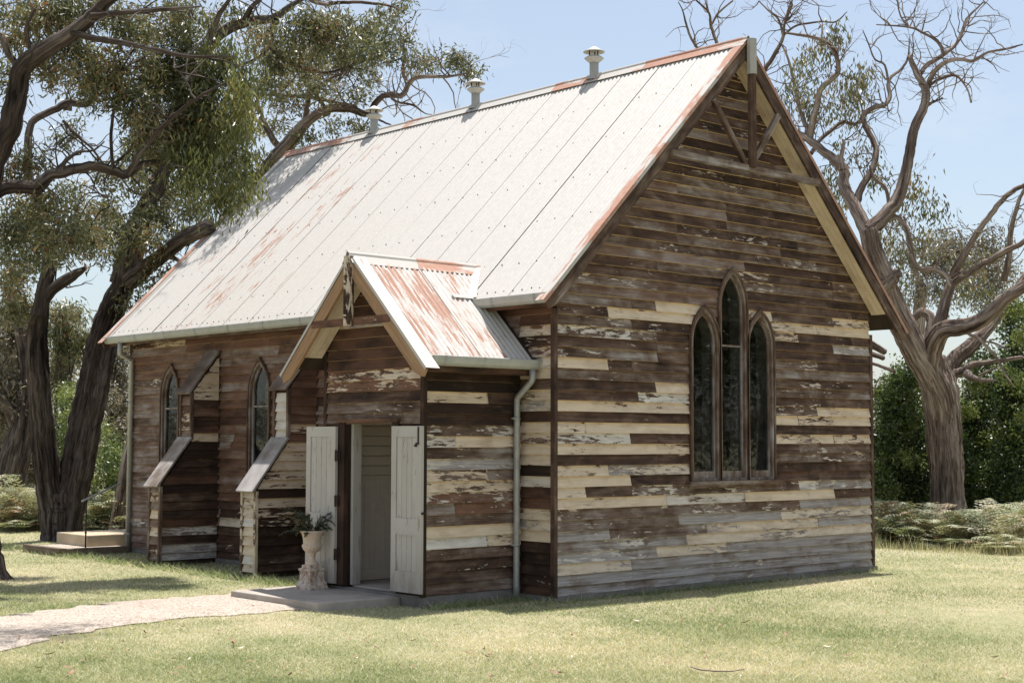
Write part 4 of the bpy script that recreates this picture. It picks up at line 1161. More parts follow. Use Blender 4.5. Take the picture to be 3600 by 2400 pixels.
# urn
ub = Vector((-1.705, 2.245, slabt))
urn = tag(empty('garden_urn', ub), 'cream stone urn on a rusty scrolled square pedestal by the left door leaf', 'urn')
def mat_urnped():
    t = NT('rusted_cast_pedestal')
    raw, v, oi = objcoord(t)
    n = t.noise(v, 9, 8, 0.7); n2 = t.noise(v, 26, 6, 0.65)
    col = t.mix(t.rng(n, 0.48, 0.66), (0.60, 0.50, 0.41), (0.30, 0.165, 0.10))
    col = t.mix(t.rng(n2, 0.5, 0.68, 0, 0.8), col, (0.14, 0.085, 0.06))
    return t.finish(t.principled(col, 0.85, 0.2, t.bump(n2, 0.5, 0.005)).outputs[0])
M['pedestal'] = mat_urnped()
m = MB()
secs = [(0.0, 0.182), (0.024, 0.183), (0.028, 0.174), (0.055, 0.168), (0.080, 0.150), (0.105, 0.138), (0.150, 0.133), (0.200, 0.134), (0.206, 0.142), (0.214, 0.150), (0.230, 0.151), (0.236, 0.142), (0.240, 0.128), (0.244, 0.112), (0.272, 0.110), (0.276, 0.104), (0.277, 0.06)]
vs = []; fs = []
NS = 8
for z, a in secs:
    for q in range(4):
        for j in range(NS):
            f = -1+2*j/NS
            bul = 1.0-(0.10*max(0, 1-abs(f)*1.5) if 0.028 < z < 0.12 else 0.0)
            x, y_ = [(f, -1), (1, f), (-f, 1), (-1, -f)][q]
            vs.append((x*a*(bul if abs(x) == 1 else 1), y_*a*(bul if abs(y_) == 1 else 1), z))
n = 4*NS
for i in range(len(secs)-1):
    for k in range(n): fs.append((i*n+k, i*n+(k+1) % n, (i+1)*n+(k+1) % n, (i+1)*n+k))
fs.append(tuple(range(n-1, -1, -1))); fs.append(tuple((len(secs)-1)*n+k for k in range(n)))
m.add(vs, fs)
ped = m.build('pedestal', 'pedestal', urn, Matrix.Rotation(0.05, 4, 'Z') @ Matrix.Diagonal((0.74, 0.74, 1, 1)))
for sx in (-1, 1):
    for sy in (-1, 1):
        m = MB()
        pts = [(sx*(0.148+0.016*math.sin(a)), sy*(0.148+0.016*math.sin(a)), 0.058+0.022*math.cos(a)) for a in np.linspace(-0.4, 4.6, 11)]
        m.tube(pts, list(np.linspace(0.004, 0.008, 11)), 8); m.build('scroll_foot', 'pedestal', ped)
for ax in range(4):
    m = MB(); R_ = Matrix.Rotation(ax*math.pi/2, 3, 'Z')
    for s_ in (-1, 1):
        m.tube([R_ @ Vector((s_*(0.008+0.021*k), -0.135-0.001*k, 0.188-0.022*k)) for k in range(5)], [0.003, 0.006, 0.007, 0.006, 0.003], 6)
    m.build('relief', 'pedestal', ped)
prof = [(0.0, 0.277), (0.078, 0.277), (0.080, 0.290), (0.064, 0.305), (0.045, 0.325), (0.034, 0.350), (0.032, 0.375), (0.046, 0.390), (0.050, 0.398), (0.040, 0.408), (0.055, 0.416), (0.085, 0.432), (0.106, 0.458), (0.116, 0.488), (0.117, 0.505), (0.106, 0.512), (0.103, 0.52), (0.105, 0.56), (0.112, 0.60), (0.124, 0.635), (0.140, 0.655), (0.143, 0.662), (0.136, 0.668), (0.120, 0.655), (0.105, 0.62), (0.0, 0.61)]
def gad(i, a): return 1+(0.035*abs(math.cos(a*9)) - 0.02 if 11 <= i <= 14 else 0)
m = MB(); m.lathe(prof, 72, mod=gad); m.build('bowl', 'urn', urn)
# fern in the urn
pf = tag(empty('asparagus_fern', ub+Vector((0, 0, 0.615))), 'feathery dark green fern spilling out of the cream urn', 'plant')
V = []; F = []; T = []; m = MB()
rg = random.Random(5)
for s_ in range(20):
    az = rg.uniform(0, 2*math.pi); ln = rg.uniform(0.16, 0.34); rise = rg.uniform(0.06, 0.26)
    if s_ < 4: az = [2.3, 3.0, 2.6, 5.6][s_]; ln = [0.42, 0.40, 0.36, 0.36][s_]; rise = [0.22, 0.08, 0.30, 0.22][s_]
    pts = []
    for k in range(13):
        f = k/12; pts.append(Vector((math.cos(az)*ln*f, math.sin(az)*ln*f, rise*math.sin(f*2.0)*1.1 - 0.06*f*f)))
    m.tube(pts, list(np.linspace(0.004, 0.0012, 13)), 5)
    tint = rg.uniform(0, 0.5) if rg.random() < 0.75 else rg.uniform(0.7, 1.0)
    for k in range(2, 13):
        p = pts[k]; dirv = (pts[k]-pts[k-1]).normalized()
        for q in range(13):
            sd = Vector((rg.gauss(0, 1), rg.gauss(0, 1), rg.gauss(0, 0.5))).normalized()
            sd = (sd - dirv*sd.dot(dirv)).normalized()
            e = p + (sd*0.8+dirv*0.6)*rg.uniform(0.025, 0.075)*(1.2-k/16)
            w = sd.cross(dirv)*0.0028
            o = len(V); pp = p+dirv*rg.uniform(-0.02, 0.02)
            V += [tuple(pp-w), tuple(pp+w), tuple(e+w*0.5), tuple(e-w*0.5)]; F.append((o, o+1, o+2, o+3)); T += [tint+rg.uniform(-.1, .1)]*4
m.build('stems', 'stick', pf)
link('fronds', np_mesh('fronds', np.array(V), np.array(F), {'tint': ('FLOAT', np.clip(T, 0, 1))}), 'potfern', pf)

# ================================================================== VEGETATION
def depth_of(p): return float(np.dot(np.asarray(p)-CAM, CF))
def catmull(P, sub):
    P = np.asarray(P, float); n = len(P)
    if n < 3: 
        t = np.linspace(0, 1, sub+1)[:, None]; return P[0]*(1-t)+P[-1]*t
    E = np.vstack([2*P[0]-P[1], P, 2*P[-1]-P[-2]]); out_ = []
    for i in range(1, n):
        p0, p1, p2, p3 = E[i-1], E[i], E[i+1], E[i+2]
        for k in range(sub):
            t = k/sub
            out_.append(0.5*((2*p1)+(-p0+p2)*t+(2*p0-5*p1+4*p2-p3)*t*t+(-p0+3*p1-3*p2+p3)*t**3))
    out_.append(P[-1]); return np.array(out_)

class Wood:
    """collects tapered limbs into one mesh with bark coordinates"""
    def __init__(s, rg): s.V = []; s.F = []; s.B = []; s.nv = 0; s.rg = rg; s.sk = []
    def tube(s, P, R, n=None, furrow=0.0, skel=True):
        P = np.asarray(P, float); R = np.asarray(R, float)
        n = n or (int(min(72, 20+R.max()*190)) if furrow > 0 else int(min(28, max(5, 6+R.max()*60))))
        if furrow > 0:
            L0 = np.r_[0, np.cumsum(np.linalg.norm(np.diff(P, axis=0), axis=1))]; ss = np.linspace(0, L0[-1], max(len(P), int(L0[-1]/0.085)))
            P = np.stack([np.interp(ss, L0, P[:, q]) for q in range(3)], 1); R = np.interp(ss, L0, R)
        T = np.gradient(P, axis=0); T /= np.linalg.norm(T, axis=1)[:, None]+1e-9
        ref = np.array((0.3, 0.8, 0.1)); A = np.zeros_like(P)
        a = np.cross(T[0], ref); a /= np.linalg.norm(a)
        for i in range(len(P)):
            a = a-T[i]*np.dot(a, T[i]); a /= np.linalg.norm(a)+1e-9; A[i] = a
        Bv = np.cross(T, A)
        ang = np.linspace(0, 2*np.pi, n, endpoint=False)
        ln = np.r_[0, np.cumsum(np.linalg.norm(np.diff(P, axis=0), axis=1))]
        off = s.rg.uniform(0, 40)
        rr = np.repeat(R[:, None], n, 1)
        if furrow > 0:
            fm = np.array([[noise.noise(Vector((math.cos(w)*3.2, math.sin(w)*3.2, l*0.55+off)))*0.55+noise.noise(Vector((math.cos(w+0.25*l)*9, math.sin(w+0.25*l)*9, l*1.1+off)))*0.75+abs(noise.noise(Vector((math.cos(w+0.2*l)*19, math.sin(w+0.2*l)*19, l*1.6+off))))*0.9-0.2 for w in ang] for l in ln])
            rr = rr*(1+furrow*fm)
        V = P[:, None, :]+rr[:, :, None]*(np.cos(ang)[None, :, None]*A[:, None, :]+np.sin(ang)[None, :, None]*Bv[:, None, :])
        Bk = np.stack([rr*np.cos(ang)[None]*1.0+off, rr*np.sin(ang)[None], np.repeat(ln[:, None], n, 1)+off], -1)
        m_ = len(P)
        i = np.arange(m_-1)[:, None]*n; k = np.arange(n)[None]
        F = np.stack([i+k, i+(k+1) % n, i+n+(k+1) % n, i+n+k], -1).reshape(-1, 4)+s.nv
        s.V.append(V.reshape(-1, 3)); s.B.append(Bk.reshape(-1, 3)); s.F.append(F); s.nv += m_*n
        # closing cone at the tip
        s.V.append((P[-1]+T[-1]*R[-1]*0.6)[None]); s.B.append(Bk[-1, :1]); 
        tip = s.nv; s.nv += 1; base = tip-n
        kk = np.arange(n); s.F.append(np.stack([base+kk, base+(kk+1) % n, np.full(n, tip), np.full(n, tip)], -1))
        if skel: s.sk.append(np.c_[P, R])
    def skel(s): return np.vstack(s.sk)
    def mesh(s, name, origin):
        V = np.vstack(s.V)-np.asarray(origin)
        F = np.vstack(s.F)
        me = bpy.data.meshes.new(name)
        tri = F[:, 2] == F[:, 3]
        Q, Tt = F[~tri], F[tri][:, :3]
        nl = len(Q)*4+len(Tt)*3
        me.vertices.add(len(V)); me.vertices.foreach_set('co', V.astype(np.float32).ravel())
        me.loops.add(nl); me.loops.foreach_set('vertex_index', np.r_[Q.ravel(), Tt.ravel()].astype(np.int32))
        me.polygons.add(len(Q)+len(Tt))
        st = np.r_[np.arange(len(Q))*4, len(Q)*4+np.arange(len(Tt))*3].astype(np.int32)
        me.polygons.foreach_set('loop_start', st); me.polygons.foreach_set('loop_total', np.r_[np.full(len(Q), 4), np.full(len(Tt), 3)].astype(np.int32))
        me.polygons.foreach_set('use_smooth', np.ones(len(F), bool))
        a = me.attributes.new('bk', 'FLOAT_VECTOR', 'POINT'); a.data.foreach_set('vector', np.vstack(s.B).astype(np.float32).ravel())
        me.update(); me.validate(); return me

class Leaves:
    def __init__(s, rng): s.V = []; s.T = []; s.rng = rng; s.n = 0
    def cloud(s, C, per, spread, ln, wd, droop, tint, tsd=0.16):
        """C (k,3) clump centres; per leaves each"""
        r = s.rng; k = len(C)
        if k == 0: return
        N = k*per
        base = np.repeat(C, per, 0)+r.normal(0, 1, (N, 3))*np.asarray(spread)
        d = r.normal(0, 1, (N, 3)); d /= np.linalg.norm(d, axis=1)[:, None]
        d = d*(1-droop)+np.array((0, 0, -1.0))*droop; d /= np.linalg.norm(d, axis=1)[:, None]+1e-9
        q = r.normal(0, 1, (N, 3)); q -= d*np.sum(q*d, 1)[:, None]; q /= np.linalg.norm(q, axis=1)[:, None]+1e-9
        nr = np.cross(d, q)
        l_ = (ln*r.uniform(0.65, 1.25, N))[:, None]; w_ = (wd*r.uniform(0.7, 1.3, N))[:, None]
        p0 = base; p2 = base+d*l_+nr*l_*0.12
        m_ = base+d*l_*0.42+nr*l_*-0.05
        V = np.stack([p0, m_+q*w_*0.5, p2, m_-q*w_*0.5], 1)
        ct = np.repeat(r.normal(0, tsd*0.75, k), per)+r.normal(0, tsd, N)
        s.V.append(V.reshape(-1, 3)); s.T.append(np.repeat(np.clip(tint+ct, 0, 1), 4)); s.n += N
    def mesh(s, name, origin=(0, 0, 0)):
        V = np.vstack(s.V)-np.asarray(origin)
        return np_mesh(name, V, np.arange(len(V)).reshape(-1, 4), {'tint': ('FLOAT', np.concatenate(s.T))})

class Tree:
    def __init__(s, name, label, cat, base, bark, seed, group=None):
        s.base = np.asarray(base, float); s.rg = random.Random(seed); s.rng = np.random.default_rng(seed)
        s.root = tag(empty(name, tuple(s.base)), label, cat, group)
        s.w = Wood(s.rg); s.bark = bark; s.lv = {}
        s.trunk = None
    def limb(s, conv, pts, d0, d1=None, furrow=0.0, sub=5, scale=1.0, bow=0.0):
        d1 = d0 if d1 is None else d1
        n = len(pts); P = []; R = []
        sc = {zA: 1.3065, zB: 1.568, zC: 1.3067, zD: 1.568}[conv]
        for i, (x, y, r) in enumerate(pts):
            f = i/(n-1); d = d0+(d1-d0)*f+bow*math.sin(f*math.pi)
            P.append(at(*conv(x, y), d)); R.append(r/sc*d/F_PX*scale)
        Q = catmull(np.c_[np.array(P), np.array(R)], sub)
        jit_ = s.rng.normal(0, 1, (len(Q), 3))*np.minimum(Q[:, 3:4]*0.10, 0.006)
        jit_[0] = 0
        s.w.tube(Q[:, :3]+jit_, np.maximum(Q[:, 3], 0.004), furrow=furrow)
        return Q
    def limb_w(s, P, R, furrow=0.0, sub=5):
        Q = catmull(np.c_[np.array(P, float), np.array(R, float)], sub); s.w.tube(Q[:, :3], np.maximum(Q[:, 3], 0.004), furrow=furrow); return Q
    def twigs(s, n, length, r0, minr=0.0, maxr=0.09, up=0.35, forks=2, zmin=2.0):
        sk = s.w.skel(); ok = sk[(sk[:, 3] < maxr) & (sk[:, 3] > minr) & (sk[:, 2] > zmin)]
        ends = []
        if len(ok) == 0: return np.zeros((0, 3))
        for _ in range(n):
            b = ok[s.rg.randrange(len(ok))]
            def grow(p, d, ln, r, lev):
                P = [p]; k = 6
                for i in range(k):
                    d = d+s.rng.normal(0, 0.28, 3)+np.array((0, 0, up*0.12)); d /= np.linalg.norm(d)
                    P.append(P[-1]+d*ln/k)
                R = np.linspace(r, r*0.35, k+1)
                s.w.tube(P, R, 5, skel=(lev == 0))
                ends.append(P[-1])
                if lev < forks:
                    for _q in range(s.rg.choice((1, 2))):
                        j = s.rg.randrange(2, k+1); dd = d+s.rng.normal(0, 0.7, 3); grow(P[j], dd/np.linalg.norm(dd), ln*s.rg.uniform(0.4, 0.7), R[j]*0.7, lev+1)
            d = s.rng.normal(0, 1, 3)+np.array((0, 0, up)); d /= np.linalg.norm(d)
            grow(b[:3], d, length*s.rg.uniform(0.5, 1.3), min(r0, b[3]*0.7)+0.002, 0)
        return np.array(ends)
    def foliage(s, key, conv, ells, depth, dens=1.0, per=34, ln=0.12, wd=0.02, droop=0.6, spread=(0.20, 0.20, 0.22), tint=0.42, twig=0.6, dz=None, shell=0.0):
        sc = {zA: 1.3065, zB: 1.568, zC: 1.3067, zD: 1.568}[conv]
        if key not in s.lv: s.lv[key] = Leaves(s.rng)
        sk = s.w.skel() if s.w.sk else None
        allc = []
        for e in ells:
            x, y, rx, ry = e[:4]; d = depth+(e[4] if len(e) > 4 else s.rg.uniform(-0.8, 0.8)); dn = e[5] if len(e) > 5 else 1.0
            cx, cy = conv(x, y); m_per = d/F_PX
            wx, wy = rx/sc*m_per, ry/sc*m_per; wz = dz or 0.8*(wx+wy)/2
            k = max(3, int(dens*dn*13.0*wx*wy/0.09))
            u = s.rng.normal(0, 1, (k, 3)); u /= np.linalg.norm(u, axis=1)[:, None]
            rad = s.rng.uniform(0, 1, k)**(1/3)*(1-shell)+shell
            u *= rad[:, None]
            C = at(cx, cy, d)+u[:, :1]*wx*CR+u[:, 1:2]*wy*CU+u[:, 2:]*wz*CF
            allc.append(C)
            s.lv[key].cloud(C, int(per*1.9), spread, ln, wd*1.35, droop, tint+s.rg.gauss(0, 0.09))
        C = np.vstack(allc)
        if sk is not None and twig > 0:
            pick = C[s.rng.random(len(C)) < twig*0.4]
            thin = sk[sk[:, 3] < 0.16]
            if len(thin) < 5: thin = sk
            for p in pick:
                dd = np.linalg.norm(thin[:, :3]-p, axis=1); j = np.argsort(dd)[min(len(dd)-1, s.rg.randrange(3))]
                if dd[j] > 4.5: continue
                q = thin[j, :3]; mid = (p+q)/2+s.rng.normal(0, 0.10, 3)*dd[j]+np.array((0, 0, 0.12*dd[j]))
                Q = catmull([q, mid, p], 4); r0 = min(0.020, 0.007+0.006*dd[j])
                s.w.tube(Q, np.linspace(r0, 0.003, len(Q)), 5, skel=False)
        return C
    def clumps(s, key, C, per, spread, ln, wd, droop, tint):
        if key not in s.lv: s.lv[key] = Leaves(s.rng)
        s.lv[key].cloud(np.asarray(C), per, spread, ln, wd, droop, tint)
    def done(s, trunk_name='trunk'):
        if s.w.sk: link(trunk_name, s.w.mesh(trunk_name, s.base), s.bark, s.root)
        for i, (key, lv) in enumerate(s.lv.items()):
            link('crown' if s.w.sk else 'foliage', lv.mesh('crown', s.base), key, s.root)
        return s.root

# ---------------- big half-dead gum on the right
bR = on_z(3330, 1888, GZ); dR = depth_of(bR)
R = Tree('gum_tree', 'big half dead gum tree with pale twisted bare limbs right of the chapel', 'tree', bR, 'bark2', 21)
R.limb(zD, [(672, 1400, 128), (672, 1310, 104), (676, 1150, 92), (668, 980, 90), (655, 800, 90), (645, 660, 92), (632, 560, 90), (618, 470, 70), (612, 400, 50)], dR, dR, 0.22, 6)
R.limb(zD, [(665, 900, 50), (655, 740, 62), (630, 620, 72), (590, 520, 70), (520, 400, 72), (440, 250, 70), (375, 130, 70), (340, 30, 66), (325, -60, 58)], dR, dR-0.8, 0.14, 6)
R.limb(zC, [(925, 1270, 52), (890, 1200, 48), (868, 1120, 44), (852, 1050, 42)], dR-0.8, dR-0.9, 0.10)
R.limb(zC, [(900, 1330, 44), (950, 1290, 40), (985, 1262, 26), (1005, 1270, 6)], dR-0.8, dR-1.0, 0.2)          # torn stub
R.limb(zC, [(858, 1090, 34), (810, 985, 30), (770, 915, 28), (738, 845, 26), (742, 785, 24), (700, 738, 22), (640, 690, 19), (580, 640, 18), (520, 608, 14), (470, 560, 10)], dR-0.9, dR+0.6, 0.08)
R.limb(zC, [(735, 780, 15), (728, 720, 11), (740, 660, 9), (735, 640, 4)], dR-0.4, dR-0.3)
R.limb(zC, [(582, 642, 17), (595, 570, 15), (618, 480, 14), (635, 410, 13), (695, 355, 12), (716, 318, 11), (700, 240, 10), (650, 190, 9), (560, 165, 7), (475, 152, 5)], dR+0.3, dR-0.5)
R.limb(zC, [(590, 705, 11), (625, 650, 10), (690, 592, 10), (740, 560, 9), (790, 572, 8), (825, 540, 8), (860, 500, 6)], dR+0.4, dR+1.0)
R.limb(zC, [(562, 645, 11), (570, 590, 10), (545, 530, 10), (522, 430, 9), (505, 350, 7), (480, 260, 5), (452, 200, 3)], dR+0.5, dR+1.1)
R.limb(zC, [(855, 1060, 36), (920, 1000, 32), (975, 935, 30), (1010, 850, 27), (1032, 760, 24), (1045, 680, 23), (1065, 585, 22), (1108, 490, 20), (1116, 410, 19), (1082, 350, 15), (1052, 285, 12), (1044, 258, 9)], dR-0.9, dR-0.2, 0.08)
R.limb(zC, [(1118, 420, 13), (1150, 342, 12), (1200, 290, 11), (1270, 272, 9), (1335, 280, 8), (1400, 242, 6), (1480, 226, 5), (1562, 205, 3)], dR-0.3, dR-1.4)
R.limb(zC, [(1090, 345, 11), (1122, 300, 11), (1200, 250, 10), (1258, 200, 9), (1290, 130, 8), (1312, 78, 6), (1385, 8, 3)], dR-0.3, dR+0.8)
R.limb(zC, [(1205, 250, 8), (1170, 192, 7), (1100, 150, 6), (1040, 125, 5), (890, 114, 2.5)], dR, dR-0.6)
R.limb(zC, [(1042, 126, 4.5), (1005, 82, 4), (990, 30, 3), (984, -10, 2)], dR-0.4, dR-0.7)
R.limb(zC, [(1098, 150, 4), (1112, 95, 3), (1120, 60, 2)], dR-0.2, dR-0.2)
R.limb(zC, [(1128, 398, 8), (1190, 358, 7), (1258, 350, 6), (1308, 410, 4), (1326, 470, 5)], dR-0.2, dR-0.9)
R.limb(zC, [(1118, 490, 8), (1150, 470, 6), (1196, 452, 3)], dR-0.2, dR-0.5)
R.limb(zC, [(795, 945, 20), (820, 865, 17), (868, 785, 15), (890, 705, 14), (872, 640, 14), (840, 580, 13), (830, 535, 13), (870, 498, 12), (930, 480, 11), (952, 440, 10), (945, 382, 9), (962, 350, 7), (1000, 322, 6), (1034, 270, 5), (1042, 180, 2)], dR-0.6, dR+0.8)
R.limb(zC, [(946, 384, 6), (928, 300, 5), (882, 272, 4), (850, 192, 3), (828, 140, 2)], dR+0.4, dR+0.2)
R.limb(zC, [(900, 1055, 13), (945, 1010, 12), (990, 1000, 12), (1030, 1060, 13), (1050, 1150, 13), (1080, 1232, 12), (1150, 1235, 12), (1205, 1260, 13), (1230, 1310, 12)], dR-0.7, dR-0.9)
R.limb(zC, [(860, 760, 6), (880, 820, 7), (930, 860, 8), (945, 920, 9), (958, 1000, 9)], dR-0.5, dR-0.6)
# right-hand limbs
R.limb(zD, [(656, 880, 44), (636, 720, 52), (605, 570, 58), (580, 420, 56), (605, 320, 56), (650, 252, 50), (740, 236, 46), (830, 214, 42), (920, 152, 38), (1000, 72, 34), (1100, 10, 30), (1180, -60, 26)], dR, dR-1.6, 0.12)
R.limb(zD, [(674, 860, 44), (674, 700, 50), (672, 570, 50), (705, 430, 44), (790, 350, 40), (870, 272, 34), (950, 180, 30), (1040, 60, 25), (1110, -60, 20)], dR+0.3, dR+1.6, 0.12)
R.limb(zD, [(612, 300, 38), (640, 190, 34), (662, 100, 30), (690, 15, 28), (735, -70, 24)], dR-0.2, dR-0.1, 0.1)
R.limb(zC, [(1228, 1300, 20), (1262, 1218, 17), (1312, 1138, 15), (1362, 1058, 14), (1430, 968, 13), (1500, 890, 12), (1575, 848, 10)], dR-0.1, dR-1.0)
R.limb(zC, [(1235, 1310, 17), (1350, 1232, 17), (1450, 1172, 15), (1575, 1106, 12)], dR-0.1, dR-1.8)
R.limb(zC, [(1476, 1290, 17), (1500, 1180, 14), (1508, 1060, 12), (1542, 930, 9), (1580, 850, 6)], dR+0.8, dR+0.3)
R.limb(zD, [(560, 330, 30), (585, 250, 30), (580, 180, 26), (540, 150, 24), (500, 175, 20), (455, 210, 18)], dR+0.5, dR+1.0, 0.1)
R.limb(zD, [(700, 500, 30), (760, 475, 24), (815, 440, 20), (880, 432, 16), (970, 420, 14), (1090, 400, 10)], dR+0.4, dR+0.4)
R.limb(zD, [(790, 270, 8), (850, 300, 9), (900, 350, 9), (950, 410, 8), (985, 480, 7), (1042, 565, 3)], dR-1.2, dR-1.6)
R.limb(zD, [(870, 312, 6), (940, 325, 6), (1012, 365, 3)], dR-1.3, dR-1.6)
R.limb(zD, [(780, 490, 24), (830, 520, 16), (935, 530, 7)], dR+0.2, dR-0.2)
R.limb(zD, [(850, 500, 8), (900, 475, 7), (955, 452, 4)], dR+0.1, dR-0.1)
# fallen/leaning dead pieces to the left, under the eave
R.limb(zD, [(180, 280, 24), (260, 330, 22), (330, 372, 18)], dR+1.2, dR+1.4)
R.limb(zD, [(190, 370, 16), (260, 385, 15), (325, 405, 14)], dR+1.2, dR+1.2)
R.limb(zD, [(230, 425, 9), (310, 450, 9), (385, 480, 10)], dR+1.1, dR+0.6)
# thin bare tops that rise behind the ridge
R.limb(zC, [(355, 400, 12), (372, 330, 11), (420, 255, 10), (458, 180, 8), (470, 100, 6), (495, 20, 4), (520, -30, 2)], dR+1.5, dR+0.8)
R.limb(zC, [(350, 5, 3), (395, 50, 4), (440, 90, 5), (462, 165, 6)], dR+1.0, dR+1.2)
R.limb(zC, [(465, 160, 6), (520, 120, 5), (575, 108, 5), (640, 100, 4), (705, 100, 4), (755, 55, 2)], dR+1.1, dR+0.5)
R.limb(zC, [(470, 110, 5), (490, 60, 4), (505, 20, 3)], dR+1, dR+0.8)
R.limb(zC, [(170, 235, 8), (150, 180, 8), (130, 120, 7), (120, 60, 5), (60, 0, 4)], dR+2.2, dR+1.8)
R.limb(zC, [(130, 120, 5), (165, 60, 5), (230, 5, 4)], dR+2, dR+1.6)
R.limb(zC, [(90, 250, 7), (40, 180, 6), (15, 110, 5), (0, 50, 3), (-20, 10, 2)], dR+2.2, dR+2)
R.twigs(230, 0.8, 0.011, 0.012, 0.07, 0.5, 2, 4.5)
RE = [(620, 225, 85, 60), (560, 340, 95, 75), (640, 455, 105, 80), (760, 420, 100, 80), (855, 365, 75, 55), (480, 440, 45, 55, 0.6, 0.6), (755, 520, 70, 45), (790, 700, 65, 50), (690, 770, 60, 60), (625, 830, 40, 45),
      (1080, 870, 75, 60), (1145, 955, 55, 55), (1010, 985, 45, 40, 0, 0.7), (935, 1060, 55, 45), (1100, 1110, 70, 60), (1060, 1210, 60, 50), (690, 160, 40, 35, 0, 0.6), (900, 820, 30, 25, 0, 0.6), (1330, 1200, 90, 50), (1290, 1330, 90, 50), (1420, 1380, 80, 50), (700, 930, 30, 30), (940, 1180, 40, 60)]
R.foliage('olive', zC, RE, dR+0.3, 0.40, 26, 0.13, 0.024, 0.62, (0.13, 0.13, 0.16), 0.55, 0.85)
R.done()

# flat-topped tree further back on the right
bb = on_z(3190, 1760, GZ); db = depth_of(bb)
T2 = Tree('gum_tree', 'distant flat topped gum between the limbs of the half dead tree', 'tree', bb, 'bark2', 5)
T2.limb(zD, [(440, 1100, 36), (470, 700, 34), (510, 300, 34), (525, 100, 32), (535, 0, 26)], db, db, 0.1)
T2.limb(zC, [(1105, 1260, 18), (1180, 1200, 12), (1280, 1150, 9), (1380, 1120, 6)], db, db)
T2.limb(zC, [(1105, 1330, 18), (1060, 1230, 12), (1020, 1150, 6)], db, db)
T2.foliage('greyleaf', zC, [(1250, 1120, 130, 45), (1380, 1105, 90, 40), (1140, 1150, 80, 45), (1320, 1180, 130, 50), (1440, 1160, 60, 40), (1180, 1230, 90, 50), (1020, 1160, 60, 40), (1340, 1260, 120, 60), (1480, 1250, 70, 60), (1200, 1330, 90, 60), (1060, 1330, 70, 60), (1400, 1340, 110, 60)],
            db, 0.42, 34, 0.15, 0.030, 0.45, (0.24, 0.24, 0.22), 0.42, 0.5)
T2.done()

# dense shrubs on the right
def shrub(name, label, conv, ells, depth, base_px, seed, key='green', dens=0.95, per=58, ln=0.08, wd=0.028, tint=0.4, droop=0.15, group=None, cat='shrub'):
    b = at(*conv(*base_px), depth); b[2] = GZ
    t_ = Tree(name, label, cat, b, 'bark1', seed, group)
    for q in range(5):
        e = ells[q % len(ells)]; c_ = at(*conv(e[0], e[1]), depth)
        mid = b*0.45+c_*0.55+t_.rng.normal(0, 0.15, 3)
        t_.limb_w([b+t_.rng.normal(0, 0.08, 3)*np.array((1, 1, 0)), mid, c_], [0.06, 0.04, 0.012])
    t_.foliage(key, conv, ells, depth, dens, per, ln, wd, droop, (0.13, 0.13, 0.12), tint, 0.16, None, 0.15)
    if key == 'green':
        tops = [(e[0]+t_.rg.uniform(-20, 20), e[1]-e[3]*0.75, e[2]*0.55, e[3]*0.35) for e in ells[:6]]  # sunlit tops painted in: lighter leaf tint on the upper clumps
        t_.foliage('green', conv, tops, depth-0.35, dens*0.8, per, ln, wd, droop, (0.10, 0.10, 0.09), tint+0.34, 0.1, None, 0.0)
    t_.done('stems'); return t_
SG = 'green shrubs right of the chapel'
shrub('shrub', 'dark green shrub between the chapel corner and the gum trunk', zD, [(330, 820, 110, 120), (420, 640, 110, 130), (470, 850, 120, 150), (350, 1000, 110, 130), (480, 1060, 120, 140), (300, 1140, 90, 110), (420, 510, 70, 60), (350, 700, 60, 50), (540, 780, 70, 90), (300, 600, 40, 50), (500, 480, 50, 70), (260, 900, 40, 60)], dR+1.6, (420, 1330), 31, tint=0.48, group=SG)
shrub('shrub', 'dark green shrub close behind the gum trunk on its right', zD, [(850, 640, 110, 130), (820, 820, 110, 140), (900, 970, 130, 150), (820, 1110, 110, 130), (940, 1140, 120, 120), (760, 960, 70, 130), (900, 560, 80, 60), (700, 1120, 80, 120), (800, 470, 60, 60), (960, 430, 50, 50), (880, 380, 30, 40)], dR+2.0, (850, 1330), 32, tint=0.46, group=SG)
shrub('shrub', 'tall bright green shrub at the right edge of the view', zD, [(1060, 220, 90, 100), (1080, 380, 100, 120), (1010, 560, 90, 100), (1080, 640, 110, 130), (1070, 830, 110, 140), (1050, 1020, 110, 130), (1080, 1150, 100, 110), (990, 760, 60, 80)], dR+0.9, (1060, 1330), 33, tint=0.48, group=SG)

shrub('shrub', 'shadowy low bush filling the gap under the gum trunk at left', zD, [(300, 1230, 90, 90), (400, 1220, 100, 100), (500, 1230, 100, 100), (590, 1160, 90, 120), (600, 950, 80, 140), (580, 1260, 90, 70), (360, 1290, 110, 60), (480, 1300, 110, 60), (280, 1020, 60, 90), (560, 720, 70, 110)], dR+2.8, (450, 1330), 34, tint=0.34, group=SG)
shrub('shrub', 'shadowy low bush under the tall green shrubs at right', zD, [(720, 1230, 100, 100), (820, 1240, 110, 90), (930, 1250, 110, 90), (1040, 1250, 100, 90), (1100, 1260, 90, 80), (760, 1060, 80, 130), (960, 880, 110, 140), (760, 780, 70, 120), (1000, 1120, 110, 120), (880, 1290, 130, 50), (980, 640, 80, 110), (700, 1290, 90, 60)], dR+3.0, (900, 1330), 35, tint=0.34, group=SG)
